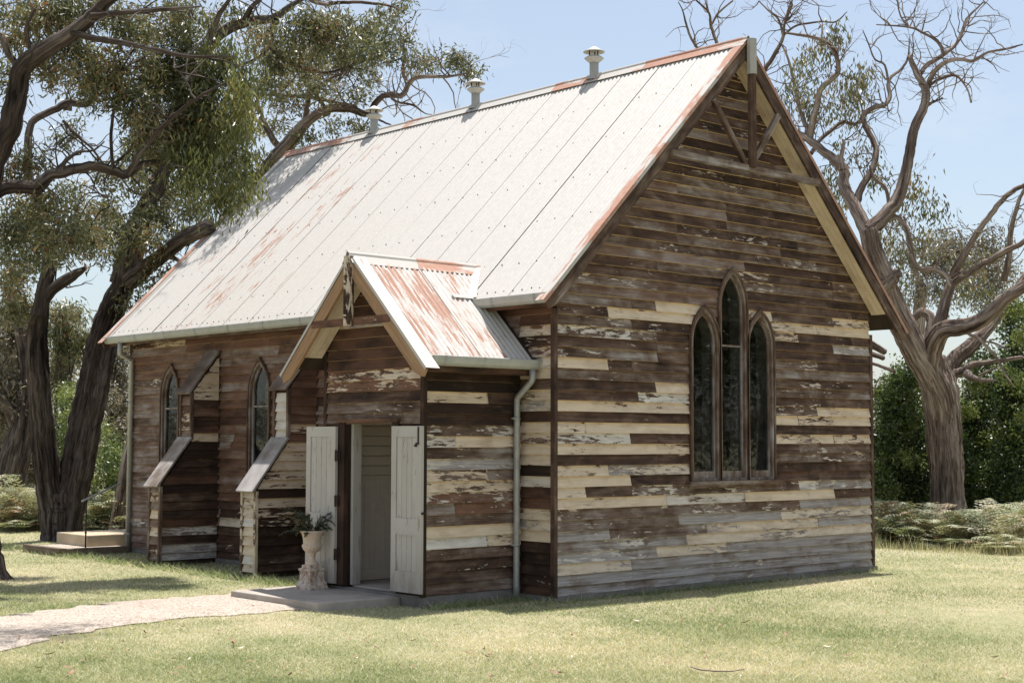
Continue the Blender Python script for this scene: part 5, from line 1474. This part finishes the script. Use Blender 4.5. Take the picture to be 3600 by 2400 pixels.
# ---------------- left: twin-stemmed gum
bA = on_z(215, 1898, GZ); dA = depth_of(bA)
A = Tree('gum_tree', 'dark twin stemmed gum tree standing by the far corner of the chapel', 'tree', bA, 'bark1', 41)
A.limb(zB, [(350, 1450, 165), (345, 1400, 122), (342, 1320, 102), (345, 1230, 104), (345, 1150, 100), (340, 1085, 60)], dA, dA, 0.2, 7)
A.limb(zB, [(310, 1380, 76), (296, 1270, 74), (276, 1160, 70), (258, 1020, 68), (240, 860, 66), (228, 720, 62), (212, 560, 60), (203, 380, 58), (205, 260, 52), (222, 160, 46), (255, 60, 30), (330, -10, 24), (420, -60, 20)], dA, dA-0.8, 0.2, 6)
A.limb(zB, [(360, 1390, 78), (370, 1280, 84), (392, 1160, 88), (418, 1040, 88), (442, 920, 86), (468, 780, 84), (500, 640, 84), (530, 490, 80), (556, 370, 80), (584, 240, 72), (628, 120, 66), (672, 20, 60), (705, -50, 52)], dA-0.1, dA+0.6, 0.2, 6)
A.limb(zA, [(575, 1300, 72), (590, 1210, 62), (612, 1110, 54), (660, 980, 44), (715, 860, 40), (790, 680, 34), (870, 480, 30), (930, 300, 27), (965, 215, 26), (1020, 150, 25), (1100, 108, 25), (1180, 92, 22), (1262, 84, 18), (1330, 30, 12), (1420, -20, 8)], dA+0.6, dA-0.2, 0.08)
A.limb(zA, [(960, 240, 18), (985, 120, 14), (1010, 60, 12), (1060, -10, 8)], dA, dA-0.6)
A.limb(zA, [(1120, 100, 14), (1150, 40, 12), (1200, -10, 9)], dA, dA-0.4)
A.limb(zA, [(1265, 90, 17), (1245, 170, 16), (1250, 220, 15), (1310, 275, 12), (1390, 310, 10), (1500, 335, 8), (1600, 300, 6), (1680, 260, 3)], dA-0.2, dA+0.8)
A.limb(zA, [(1240, 215, 10), (1180, 270, 8), (1100, 300, 5)], dA, dA)
A.limb(zA, [(600, 1290, 42), (680, 1220, 36), (750, 1170, 34), (830, 1105, 34), (900, 1070, 36), (965, 1040, 34)], dA+0.4, dA-1.2, 0.12)      # broken limb
A.limb(zA, [(690, 1200, 16), (780, 1180, 12), (840, 1210, 8)], dA, dA-0.4)
A.limb(zA, [(160, 1480, 38), (190, 1400, 30), (250, 1320, 26), (330, 1270, 24), (390, 1230, 10)], dA-0.6, dA-1.0, 0.1)
A.limb(zA, [(178, 1450, 32), (200, 1330, 32), (225, 1220, 32), (215, 1120, 30), (190, 980, 26), (140, 850, 22), (130, 700, 18), (150, 560, 16), (260, 500, 16), (320, 470, 18), (400, 480, 14), (440, 440, 8)], dA-0.8, dA-0.4, 0.1)
A.limb(zA, [(300, 470, 16), (312, 500, 20), (310, 450, 8)], dA-0.4, dA-0.4)
A.limb(zA, [(290, 555, 7), (350, 620, 7), (420, 680, 6), (480, 760, 4)], dA-0.4, dA-0.6)
A.limb(zA, [(250, 800, 10), (300, 740, 9), (360, 700, 7), (430, 690, 5), (480, 650, 3)], dA-0.6, dA-0.9)
AE = [(640, 1090, 130, 60), (700, 980, 110, 60), (780, 880, 110, 70), (870, 960, 90, 50), (520, 1120, 90, 70), (60, 1380, 80, 110), (90, 1230, 70, 80), (110, 1050, 80, 90), (1260, 240, 110, 80), (1350, 120, 120, 80), (1480, 120, 120, 70), (1400, 220, 110, 60), (1560, 190, 110, 70), (1660, 230, 90, 50), (1220, 400, 60, 60),
      (1100, 60, 90, 40, 0, 0.6), (1180, 180, 60, 60), (1650, 130, 110, 50), (1740, 160, 80, 50), (300, 880, 60, 60), (690, 700, 120, 120), (560, 820, 100, 80), (960, 120, 50, 60), (830, 1050, 100, 40), (500, 1010, 80, 60), (300, 620, 90, 70, 0, 0.5), (720, 1280, 90, 70, 0, 0.7), (620, 1380, 70, 60, 0, 0.7)]
A.twigs(60, 0.9, 0.014, 0.012, 0.09, 0.3, 2, 4.0)
A.foliage('olive', zA, AE, dA, 0.56, 48, 0.13, 0.023, 0.45, (0.13, 0.13, 0.13), 0.52, 0.9)
A.done()

# ---------------- left: overhanging gum whose trunk stands just outside the frame
bD = on_z(-75, 2035, GZ); dD = depth_of(bD)
D_ = Tree('gum_tree', 'near gum tree at the left edge with drooping leafy boughs over the lawn', 'tree', bD, 'bark1', 51)
dd = dD
D_.limb(zB, [(-50, 1690, 150), (-62, 1610, 100), (-80, 1480, 84), (-105, 1200, 78), (-118, 800, 74), (-120, 400, 72), (-105, 60, 70)], dd, dd, 0.2, 7)
D_.limb(zA, [(-95, 1400, 56), (-70, 1000, 54), (-40, 780, 54), (10, 650, 54), (52, 560, 50), (78, 430, 46), (95, 335, 44), (150, 262, 42), (250, 200, 38), (335, 148, 34), (420, 75, 30), (500, 0, 27), (580, -70, 22)], dd, dd-0.6, 0.10, 6)
D_.limb(zA, [(-95, 1050, 40), (-60, 930, 34), (20, 865, 31), (100, 858, 31), (175, 858, 34), (225, 808, 26), (330, 782, 24), (430, 762, 22), (520, 786, 22), (580, 802, 20), (650, 758, 16), (740, 745, 12), (820, 760, 8)], dd, dd+0.5, 0.10)
D_.limb(zA, [(585, 800, 14), (650, 700, 12), (740, 590, 10), (840, 500, 9), (940, 430, 7), (1040, 380, 4)], dd+0.2, dd-0.5)
D_.limb(zA, [(330, 150, 18), (450, 180, 15), (580, 200, 13), (720, 230, 11), (860, 260, 9), (980, 260, 7), (1080, 260, 4)], dd-0.5, dd-0.9)
D_.limb(zA, [(420, 75, 16), (540, 60, 13), (680, 50, 11), (820, 40, 8), (920, 30, 4)], dd-0.6, dd-1.0)
D_.limb(zA, [(95, 335, 18), (40, 250, 15), (10, 180, 13), (-40, 120, 9)], dd-0.3, dd-0.3)
D_.limb(zA, [(520, 780, 9), (510, 650, 8), (520, 520, 7), (540, 400, 4)], dd+0.3, dd+0.3)
D_.limb(zA, [(150, 262, 12), (120, 140, 10), (160, 40, 7)], dd-0.3, dd-0.6)
DE = [(150, 70, 140, 75), (320, 60, 120, 75), (50, 170, 80, 80), (330, 210, 110, 60), (60, 370, 60, 70, 0, 0.6), (240, 330, 100, 60), (400, 300, 90, 80), (480, 330, 100, 100), (560, 130, 120, 80), (620, 290, 140, 100), (640, 470, 130, 110), (760, 130, 130, 80), (880, 60, 100, 50),
      (780, 370, 110, 110), (850, 230, 110, 90), (900, 480, 130, 120), (780, 620, 110, 110), (660, 620, 90, 90), (430, 440, 70, 70, 0, 0.7), (250, 960, 130, 60), (420, 1000, 100, 65), (330, 1090, 120, 70), (130, 980, 90, 90), (150, 740, 90, 45), (50, 770, 60, 50), (420, 1120, 80, 70), (230, 1150, 100, 60), (60, 1130, 80, 90), (30, 1280, 50, 80, 0, 0.8), (280, 80, 90, 60), (60, 20, 90, 50), (450, 20, 100, 45)]
DE2 = [(1130, 860, 50, 60), (880, 600, 90, 90), (1120, 340, 50, 60), (1000, 330, 115, 105), (1090, 470, 80, 130), (1000, 600, 120, 130), (1085, 740, 75, 120), (930, 650, 100, 130), (1010, 850, 90, 80), (920, 800, 90, 80), (1040, 250, 70, 60), (1100, 600, 60, 110), (850, 720, 90, 100), (1060, 920, 70, 50)]
D_.twigs(40, 0.8, 0.012, 0.010, 0.08, 0.1, 2, 3.0)
D_.foliage('olive', zA, DE, dd+0.6, 0.74, 62, 0.115, 0.0185, 0.42, (0.105, 0.105, 0.12), 0.55, 0.9)
D_.foliage('yellowg', zA, DE2, dd+0.7, 0.72, 56, 0.125, 0.0185, 0.60, (0.11, 0.11, 0.18), 0.36, 0.5)
D_.limb_w([at(*zA(-120, 300), dd), at(*zA(-160, -150), dd-0.6), (-5.3, 3.6, 9.6), (-4.6, 2.6, 9.5), (-3.8, 1.9, 9.2)], [0.14, 0.11, 0.08, 0.05, 0.02])
D_.clumps('olive', np.array((-3.95, 1.75, 9.0))+D_.rng.normal(0, 1, (46, 3))*np.array((0.55, 0.40, 0.25)), 60, (0.16, 0.16, 0.2), 0.13, 0.026, 0.6, 0.42)
D_.done()

# ---------------- gum behind the chapel roof
bC = on_z(415, 1872, GZ); dC = depth_of(bC)
C_ = Tree('gum_tree', 'leaning gum behind the chapel roof with feathery crown above the ridge', 'tree', bC, 'bark2', 61)
C_.limb(zB, [(645, 1400, 66), (655, 1340, 56), (685, 1180, 52), (715, 1000, 48), (760, 780, 44), (830, 480, 40), (930, 200, 38)], dC, dC+1.0, 0.12)
C_.limb(zA, [(780, 1570, 30), (960, 1230, 28), (1120, 930, 26), (1210, 780, 24), (1265, 715, 24), (1330, 640, 24), (1400, 565, 22), (1500, 503, 20), (1600, 500, 17), (1690, 522, 15), (1730, 462, 14), (1785, 435, 13), (1850, 440, 13), (1872, 390, 12), (1912, 358, 10), (2000, 352, 8), (2065, 352, 6), (2150, 335, 3)], dC+1.0, dC+0.6, 0.08)
C_.limb(zA, [(1240, 790, 26), (1310, 700, 26), (1380, 600, 24), (1440, 540, 20), (1510, 515, 17)], dC+1.0, dC+1.2, 0.08)
C_.limb(zA, [(1300, 700, 18), (1240, 620, 15), (1195, 520, 13), (1180, 430, 10), (1220, 350, 6)], dC+1.1, dC+1.6)
C_.limb(zA, [(1400, 570, 12), (1410, 480, 11), (1430, 400, 9), (1400, 320, 6)], dC+1, dC+0.4)
C_.limb(zA, [(1500, 505, 10), (1450, 420, 9), (1520, 360, 7), (1600, 330, 4)], dC+1, dC+0.5)
C_.limb(zA, [(1240, 430, 9), (1330, 440, 9), (1440, 450, 8), (1540, 470, 7), (1640, 490, 5)], dC+1.4, dC+1.2)
C_.limb(zA, [(1852, 440, 8), (1800, 450, 7), (1830, 470, 6), (1900, 485, 5), (1950, 520, 3), (1990, 528, 2)], dC+0.7, dC+0.4)
C_.limb(zA, [(1870, 395, 9), (1850, 320, 8), (1860, 260, 7), (1850, 180, 4)], dC+0.7, dC+0.9)
C_.limb(zA, [(1700, 520, 6), (1750, 555, 5), (1810, 580, 3)], dC+0.8, dC+0.5)
C_.limb(zA, [(1500, 20, 9), (1600, 10, 8), (1700, 15, 7), (1800, 30, 5), (1860, 60, 3)], dC+0.5, dC+0.4)
C_.limb(zA, [(1400, -20, 12), (1450, 10, 10), (1510, 22, 9)], dC+0.4, dC+0.5)
CE = [(1300, 330, 110, 70), (1480, 320, 110, 65), (1620, 300, 90, 60), (1340, 470, 100, 55), (1500, 420, 90, 45), (1260, 590, 70, 50), (1420, 640, 60, 30), (1570, 590, 80, 35), (1250, 740, 50, 40), (1870, 190, 60, 45), (1900, 280, 55, 30), (1980, 300, 70, 25), (2090, 290, 60, 32), (2160, 335, 45, 38), (1750, 100, 80, 45), (1850, 35, 50, 30), (1640, 600, 70, 30), (1700, 340, 60, 45), (1560, 250, 90, 40), (1400, 380, 70, 40), (1640, 440, 60, 30, 0, 0.6), (1780, 260, 40, 30, 0, 0.7), (2120, 270, 50, 25), (1700, 200, 70, 40)]
C_.twigs(70, 1.0, 0.014, 0.012, 0.10, 0.35, 2, 5.0)
C_.foliage('olive', zA, CE, dC+0.8, 0.50, 44, 0.12, 0.022, 0.35, (0.13, 0.13, 0.11), 0.54, 0.9)
C_.done()

# ---------------- trunk behind on the far left and the scrub behind it
bB = on_z(20, 1795, GZ); dB = depth_of(bB)
B_ = Tree('gum_tree', 'leaning dark trunk at far left behind the twin stemmed gum', 'tree', bB, 'bark1', 71)
B_.limb(zB, [(15, 1330, 100), (25, 1240, 84), (50, 1100, 82), (85, 950, 80), (120, 800, 66), (145, 650, 54), (150, 500, 44), (120, 300, 36), (60, 100, 28)], dB, dB, 0.14, 6)
B_.limb(zB, [(85, 780, 36), (50, 690, 32), (10, 640, 28), (-40, 590, 22)], dB, dB-0.5, 0.1)
B_.foliage('greyleaf', zB, [(60, 560, 120, 110), (90, 420, 120, 90), (20, 700, 90, 90), (60, 280, 120, 80), (130, 180, 90, 60)], dB+1, 0.95, 40, 0.16, 0.03, 0.5, (0.26, 0.26, 0.24), 0.40, 0.5)
B_.done()
shrub('gum_sapling', 'olive leafed young gum between the twin stems and the chapel', zB, [(330, 200, 70, 80), (380, 330, 80, 90), (330, 420, 70, 80), (440, 280, 50, 60), (300, 530, 70, 60), (420, 160, 50, 50), (470, 370, 50, 80)], dA+5, (360, 1300), 72, 'olive', 1.0, 40, 0.14, 0.024, 0.58, 0.5, cat='tree')
shrub('wattle_bush', 'soft green wattle bush seen between the twin gum stems', zB, [(350, 660, 70, 70), (370, 780, 70, 80), (330, 900, 70, 80), (340, 1030, 80, 90), (400, 620, 50, 50)], dA+4, (350, 1330), 73, 'green', 0.9, 44, 0.07, 0.016, 0.66, 0.2)
shrub('wattle_bush', 'bright green wattle bush left of the far downpipe', zB, [(590, 880, 70, 80), (640, 1000, 70, 70), (560, 1050, 80, 90), (620, 1120, 70, 70), (520, 1140, 70, 70), (570, 950, 60, 60)], dA+3.5, (590, 1330), 74, 'green', 0.9, 44, 0.07, 0.018, 0.62, 0.2)
shrub('dry_bush', 'grey brown twiggy bush behind the far downpipe', zB, [(640, 430, 90, 80), (660, 560, 80, 80), (640, 690, 90, 80), (680, 790, 70, 70), (600, 620, 60, 60), (690, 350, 60, 60)], dA+6, (650, 1300), 75, 'greyleaf', 0.75, 36, 0.14, 0.026, 0.46, 0.4)
shrub('dry_bush', 'grey brown bush at the left edge behind the leaning trunk', zB, [(40, 560, 100, 90), (60, 900, 90, 110), (180, 1000, 80, 100), (130, 1080, 90, 80), (40, 1060, 80, 80)], dB+3, (80, 1280), 76, 'greyleaf', 1.0, 44, 0.16, 0.03, 0.42, 0.4)

shrub('wattle_bush', 'sunlit green bush behind the chapel seen through its second side window', zB, [(1450, 560, 120, 130), (1400, 760, 130, 130), (1490, 820, 120, 130), (1440, 980, 140, 130), (1350, 900, 90, 120), (1540, 640, 90, 100)], 31.0, (1450, 1260), 78, 'green', 0.8, 44, 0.09, 0.03, 0.62, 0.2)
# ---------------- bracken along the edges of the clearing
def bracken(name, label, spots, seed, n, hmax=0.75):
    rg = np.random.default_rng(seed); V = []; F = []; T = []
    nv = 0
    spots = np.asarray(spots)
    for _ in range(n):
        if _ % 9 == 0:
            i = rg.integers(len(spots)-1); f = rg.random(); cb = spots[i]*(1-f)+spots[i+1]*f+CF*np.array((1, 1, 0))*rg.uniform(-0.25, 2.3); ch = 0.35+1.25*rg.random()**1.7; ctint = rg.normal(0, 0.12)
        b = cb
        b = b+np.array((rg.normal(0, 0.10), 0, 0))
        p0 = np.array((b[0]+rg.uniform(-0.22, 0.22), b[1]+rg.uniform(-0.22, 0.22), GZ))
        h = hmax*ch*rg.uniform(0.45, 1.0); az = rg.uniform(0, 2*np.pi); ln = rg.uniform(0.35, 0.7)
        hd = np.array((np.cos(az), np.sin(az), 0)); sd = np.array((-np.sin(az), np.cos(az), 0))
        tint = np.clip(rg.normal(0.46, 0.14)+ctint, 0, 0.74) if rg.random() < 0.84 else rg.uniform(0.75, 1.0)
        N = 15
        ts = np.linspace(0, 1, N)
        P = p0+np.outer(ts**1.4*ln, hd)+np.outer(h*(1-(1-ts)**2.0)-0.25*h*ts**4, np.array((0, 0, 1.0)))
        for k in range(N-1):
            w = 0.0035
            V += [P[k]-sd*w, P[k]+sd*w, P[k+1]+sd*w, P[k+1]-sd*w]; F.append((nv, nv+1, nv+2, nv+3)); T += [tint]*4; nv += 4
            if k >= 4:
                t_ = (k-4)/(N-5); pl = 0.27*(1-t_)**0.8+0.03
                fw = P[k+1]-P[k]; fw /= np.linalg.norm(fw)
                for s_ in (-1, 1):
                    tip = P[k]+sd*s_*pl+fw*pl*0.45+np.array((0, 0, -0.12*pl+rg.normal(0, 0.01)))
                    # serrated pinna: three leaflets pairs
                    for q in range(3):
                        a0 = P[k]+(tip-P[k])*(q/3); a1 = P[k]+(tip-P[k])*((q+1.15)/3); wq = 0.026*(1-q*0.28)
                        mid = (a0+a1)/2
                        V += [a0, mid+fw*wq, a1, mid-fw*wq]; F.append((nv, nv+1, nv+2, nv+3)); T += [np.clip(tint+rg.normal(0, 0.05), 0, 1)]*4; nv += 4
    me = np_mesh(name, np.array(V), np.array(F), {'tint': ('FLOAT', np.array(T))})
    return tag(link(name, me, 'fern'), label, 'bracken', kind='stuff')
def gline(pxs): return [on_z(x, y_, GZ) for x, y_ in pxs]
bracken('bracken', 'pale green and rusty bracken along the lawn edge below the shrubs', gline([(3040, 1908), (3150, 1915), (3260, 1922), (3400, 1932), (3520, 1936), (3680, 1940)]), 3, 720, 0.62)
bracken('bracken', 'pale green bracken on the far side of the lawn at left', gline([(-120, 1865), (0, 1868), (100, 1866), (200, 1864)]), 4, 340, 0.8)
bracken('bracken', 'sunlit bracken patch behind the tan step', gline([(270, 1866), (340, 1868), (420, 1870), (470, 1868)]), 8, 260, 0.8)

# rank grass under the bracken on the right
def blades(name, P, H, Wd, tint, seed, lean=0.35, mat='grass'):
    rg = np.random.default_rng(seed); N = len(P)
    az = rg.uniform(0, 2*np.pi, N); hd = np.c_[np.cos(az), np.sin(az), np.zeros(N)]
    az2 = rg.uniform(0, 2*np.pi, N); ld = np.c_[np.cos(az2), np.sin(az2), np.zeros(N)]
    top = P+np.array((0, 0, 1.0))*H[:, None]+ld*(H*rg.uniform(0, lean*2, N))[:, None]
    V = np.stack([P-hd*Wd[:, None]/2, P+hd*Wd[:, None]/2, top], 1).reshape(-1, 3)
    return np_mesh(name, V, np.arange(len(V)).reshape(-1, 3), {'tint': ('FLOAT', np.repeat(np.clip(tint, 0, 1), 3))})
rg = np.random.default_rng(77)
sp = np.array(gline([(3060, 1925), (3200, 1930), (3330, 1938), (3460, 1945), (3700, 1952)]))
NG = 9000
i = rg.integers(0, len(sp)-1, NG); f = rg.random(NG)[:, None]
P = sp[i]*(1-f)+sp[i+1]*f+rg.normal(0, 0.25, (NG, 3))*np.array((1, 1, 0))+np.outer(rg.uniform(-0.2, 2.2, NG), CF*np.array((1, 1, 0)))
P[:, 2] = GZ-0.01
tag(link('rank_grass', blades('rank_grass', P, rg.uniform(0.05, 1.0, NG)**1.5*(0.14+0.62*np.clip(np.array([noise.noise(Vector((q[0]*1.3, q[1]*1.3, 7))) for q in P])+0.15, 0, 1)), rg.uniform(0.006, 0.012, NG), rg.normal(0.62, 0.26, NG), 5), 'grass'), 'unmown seeding grass in front of the right hand bracken', 'grass', kind='stuff')

# ---------------- lawn blades: dense near the camera, sparser and larger further off
def lawn_blades():
    rg = np.random.default_rng(99)
    out_ = []
    # sample in view space: ground points through random pixels, density by distance
    N = 900000
    px = rg.uniform(-250, 3850, N); py = 1541+ (rg.uniform(0.0, 1.0, N)**0.72)*(2480-1541)
    r = CF[None]+((px-1800)/F_PX)[:, None]*CR[None]-((py-1200)/F_PX)[:, None]*CU[None]
    t_ = (GZ-CAM[2])/r[:, 2]
    P = CAM[None]+r*t_[:, None]
    d = t_
    keep = (t_ > 0) & (d < 42)
    P = P[keep]; d = d[keep]
    x, y_ = P[:, 0], P[:, 1]
    P[:, 0] += rg.normal(0, 0.03, len(P)); P[:, 1] += rg.normal(0, 0.03, len(P))
    bad = (x > -0.02) & (x < W_+0.08) & (y_ > -0.04) & (y_ < L_+0.05)
    bad |= (x > PX-0.02) & (x < 0.1) & (y_ > PY0-0.03) & (y_ < PY1+0.03)
    bad |= (x > sx0+0.0) & (x < PX+0.1) & (y_ > sy0-0.08) & (y_ < sy1)
    bad |= (x > -1.28) & (x < 0.8) & (y_ > 9.56) & (y_ < 11.2)
    inp = in_poly(P[:, 0], P[:, 1], PATH_POLY)
    inp &= rg.random(len(P)) > 0.02
    for yb in (7.10, 4.60): bad |= (x > -0.97) & (x < 0.05) & (y_ > yb) & (y_ < yb+0.34)
    ok = ~(bad | inp); P = P[ok]; d = d[ok]
    n = len(P)
    nz = np.array([noise.noise(Vector((p[0]*0.45, p[1]*0.45, 0.5)))*0.6+noise.noise(Vector((p[0]*1.6, p[1]*1.6, 4.5)))*0.45 for p in P[:, :2]])
    tint = 0.50+0.58*nz+rg.normal(0, 0.25, n)
    H = rg.uniform(0.012, 0.038, n)*(1-0.25*np.clip(nz, -1, 1))
    # longer by walls and slab
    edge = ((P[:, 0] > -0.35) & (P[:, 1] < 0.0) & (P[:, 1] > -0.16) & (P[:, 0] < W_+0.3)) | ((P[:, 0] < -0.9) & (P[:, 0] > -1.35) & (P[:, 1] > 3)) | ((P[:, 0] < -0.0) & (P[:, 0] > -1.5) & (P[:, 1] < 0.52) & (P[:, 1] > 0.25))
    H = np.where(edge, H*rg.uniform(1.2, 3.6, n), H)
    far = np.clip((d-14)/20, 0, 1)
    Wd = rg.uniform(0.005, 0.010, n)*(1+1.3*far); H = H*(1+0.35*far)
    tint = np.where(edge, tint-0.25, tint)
    P[:, 2] = GZ-0.012
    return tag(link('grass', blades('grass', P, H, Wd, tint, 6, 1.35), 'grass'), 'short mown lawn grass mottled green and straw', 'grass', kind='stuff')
lawn_blades()

# ---------------- fallen gum leaves and a stick on the lawn
def leaf_mesh(name, ln, wd, curl, mat):
    m = MB(); n = 6; vs = []; fs = []
    for i in range(n+1):
        f = i/n; w = wd*math.sin(math.pi*min(1, f*0.93+0.05))**0.8; x = (f-0.5)*ln; z = curl*(4*(f-0.5)**2)
        vs += [(x, -w/2+0.15*wd*f, z+0.15*w), (x, 0.15*wd*f, z), (x, w/2+0.15*wd*f, z+0.15*w)]
    for i in range(n):
        a = i*3; fs += [(a, a+3, a+4, a+1), (a+1, a+4, a+5, a+2)]
    m.add(vs, fs, 0, True); me = m.mesh(name); me.materials.append(M[mat]); return me
LM = [(leaf_mesh('fallen_leaf', 0.12, 0.032, 0.020, 'deadleaf'), 0), (leaf_mesh('fallen_leaf', 0.10, 0.024, -0.014, 'deadleaf'), 0), (leaf_mesh('fallen_leaf', 0.11, 0.030, 0.014, 'paleleaf'), 1)]
rg = random.Random(12)
LP = [(820, 2275), (370, 2320), (1650, 2310), (1250, 2330), (610, 2330), (880, 2335), (1950, 2380), (2600, 2175), (3255, 2342), (3380, 2158), (1530, 2285), (1240, 2210), (1290, 2270), (1450, 2355), (1700, 2295), (2740, 2140), (3110, 2165), (2860, 2062), (2010, 2245), (1610, 2205), (640, 2215), (820, 2170), (450, 2300), (300, 2355), (1880, 2355), (2350, 2340), (2410, 2290), (1980, 2380), (3080, 1985), (2950, 2255), (3300, 2195), (2670, 2185), (2620, 2200), (2480, 2260)]
for k in range(62): LP.append((rg.uniform(30, 3580), 2130+rg.random()**0.8*270))
PALE = {3, 4, 12}
k = 0
for i, (px, py) in enumerate(LP):
    g = on_z(px, py, GZ)
    if in_poly(np.array([g[0]]), np.array([g[1]]), PATH_POLY)[0] and i % 3: continue
    if -0.1 < g[0] < W_ and g[1] > -0.1: continue
    me, pale = LM[2] if (i % 6 == 3) else LM[i % 2]
    o = bpy.data.objects.new('fallen_leaf', me); COL.objects.link(o)
    o.location = (g[0], g[1], GZ+0.036); o.rotation_euler = (rg.uniform(-.5, .5), rg.uniform(-.4, .4), rg.uniform(0, 6.28))
    s_ = rg.uniform(0.45, 1.0); o.scale = (s_, s_, s_)
    if pale: tag(o, 'bleached curled gum leaf fallen on the mown grass', 'leaf', 'bleached leaves on the lawn')
    else: tag(o, 'dry red brown gum leaf fallen on the mown grass', 'leaf', 'brown leaves on the lawn')
sp_ = [on_z(x, y_, GZ+0.035) for x, y_ in ((2428, 2342), (2460, 2352), (2510, 2357), (2570, 2358), (2618, 2350))]
m = MB(); m.tube([p-sp_[0]+np.array((0, 0, 0.0)) for p in sp_], [0.005, 0.007, 0.007, 0.006, 0.004], 6)
o = m.build('fallen_stick', 'stick'); o.location = sp_[0]; tag(o, 'thin pale curved stick lying on the front lawn', 'stick')

# ---------------- woodland around the clearing, seen far behind and mirrored in the windows
def far_wood():
    lv = Leaves(np.random.default_rng(123)); rg = np.random.default_rng(124); C = []
    for k in range(1500):
        az = rg.uniform(-1.0, 2.6); rr = rg.uniform(52, 75)
        x = CAM[0]+math.sin(az)*rr; y_ = CAM[1]+math.cos(az)*rr
        h = 2.2+3.2*(0.5+0.5*noise.noise(Vector((az*6, 1, 0))))
        C.append((x, y_, GZ+rg.uniform(0.1, 1)*h))
    lv.cloud(np.array(C), 60, (0.7, 0.7, 0.45), 0.34, 0.11, 0.3, 0.35)
    return tag(link('distant_scrub', lv.mesh('distant_scrub'), 'greyleaf'), 'far band of grey green scrub beyond the clearing', 'scrub', kind='stuff')
far_wood()
def plain_tree(x, y_, h, seed, label, key='olive', sp_=3.0):
    t_ = Tree('gum_tree', label, 'tree', (x, y_, GZ), 'bark1', seed, 'trees mirrored in the windows')
    b = np.array((x, y_, GZ)); rng = t_.rng; C = []
    t_.limb_w([b, b+(0.1, 0.1, h*0.25), b+(0.3, -0.2, h*0.5), b+(0.2, 0.1, h*0.75)], [0.40, 0.33, 0.28, 0.16], 0.12)
    for q in range(11):
        a = rng.uniform(0, 6.28); z0 = h*rng.uniform(0.25, 0.7); ln = sp_*rng.uniform(0.6, 1.2)
        e = b+np.array((math.cos(a)*ln, math.sin(a)*ln, z0+h*rng.uniform(0.05, 0.3))); mid = (b+np.array((0.2, 0, z0))+e)/2+np.array((0, 0, 0.4))
        t_.limb_w([b+np.array((0.2, 0, z0)), mid, e], [0.13, 0.09, 0.03]); C += [e+rng.normal(0, 1.1, 3) for _ in range(46)]
    t_.clumps(key, np.array(C), 60, (0.34, 0.34, 0.3), 0.20, 0.07, 0.45, 0.42)
    t_.done()
plain_tree(17.0, -16.0, 9.5, 201, 'gum out of frame mirrored in the front lancet windows', sp_=3.6)
plain_tree(22.5, -14.5, 10.5, 202, 'gum out of frame mirrored in the front lancet windows', sp_=4.0)
plain_tree(13.5, -22.0, 10.5, 203, 'gum out of frame mirrored in the front lancet windows', sp_=4.0)
plain_tree(26.0, -22.0, 11.5, 204, 'gum out of frame mirrored in the front lancet windows', sp_=4.4)
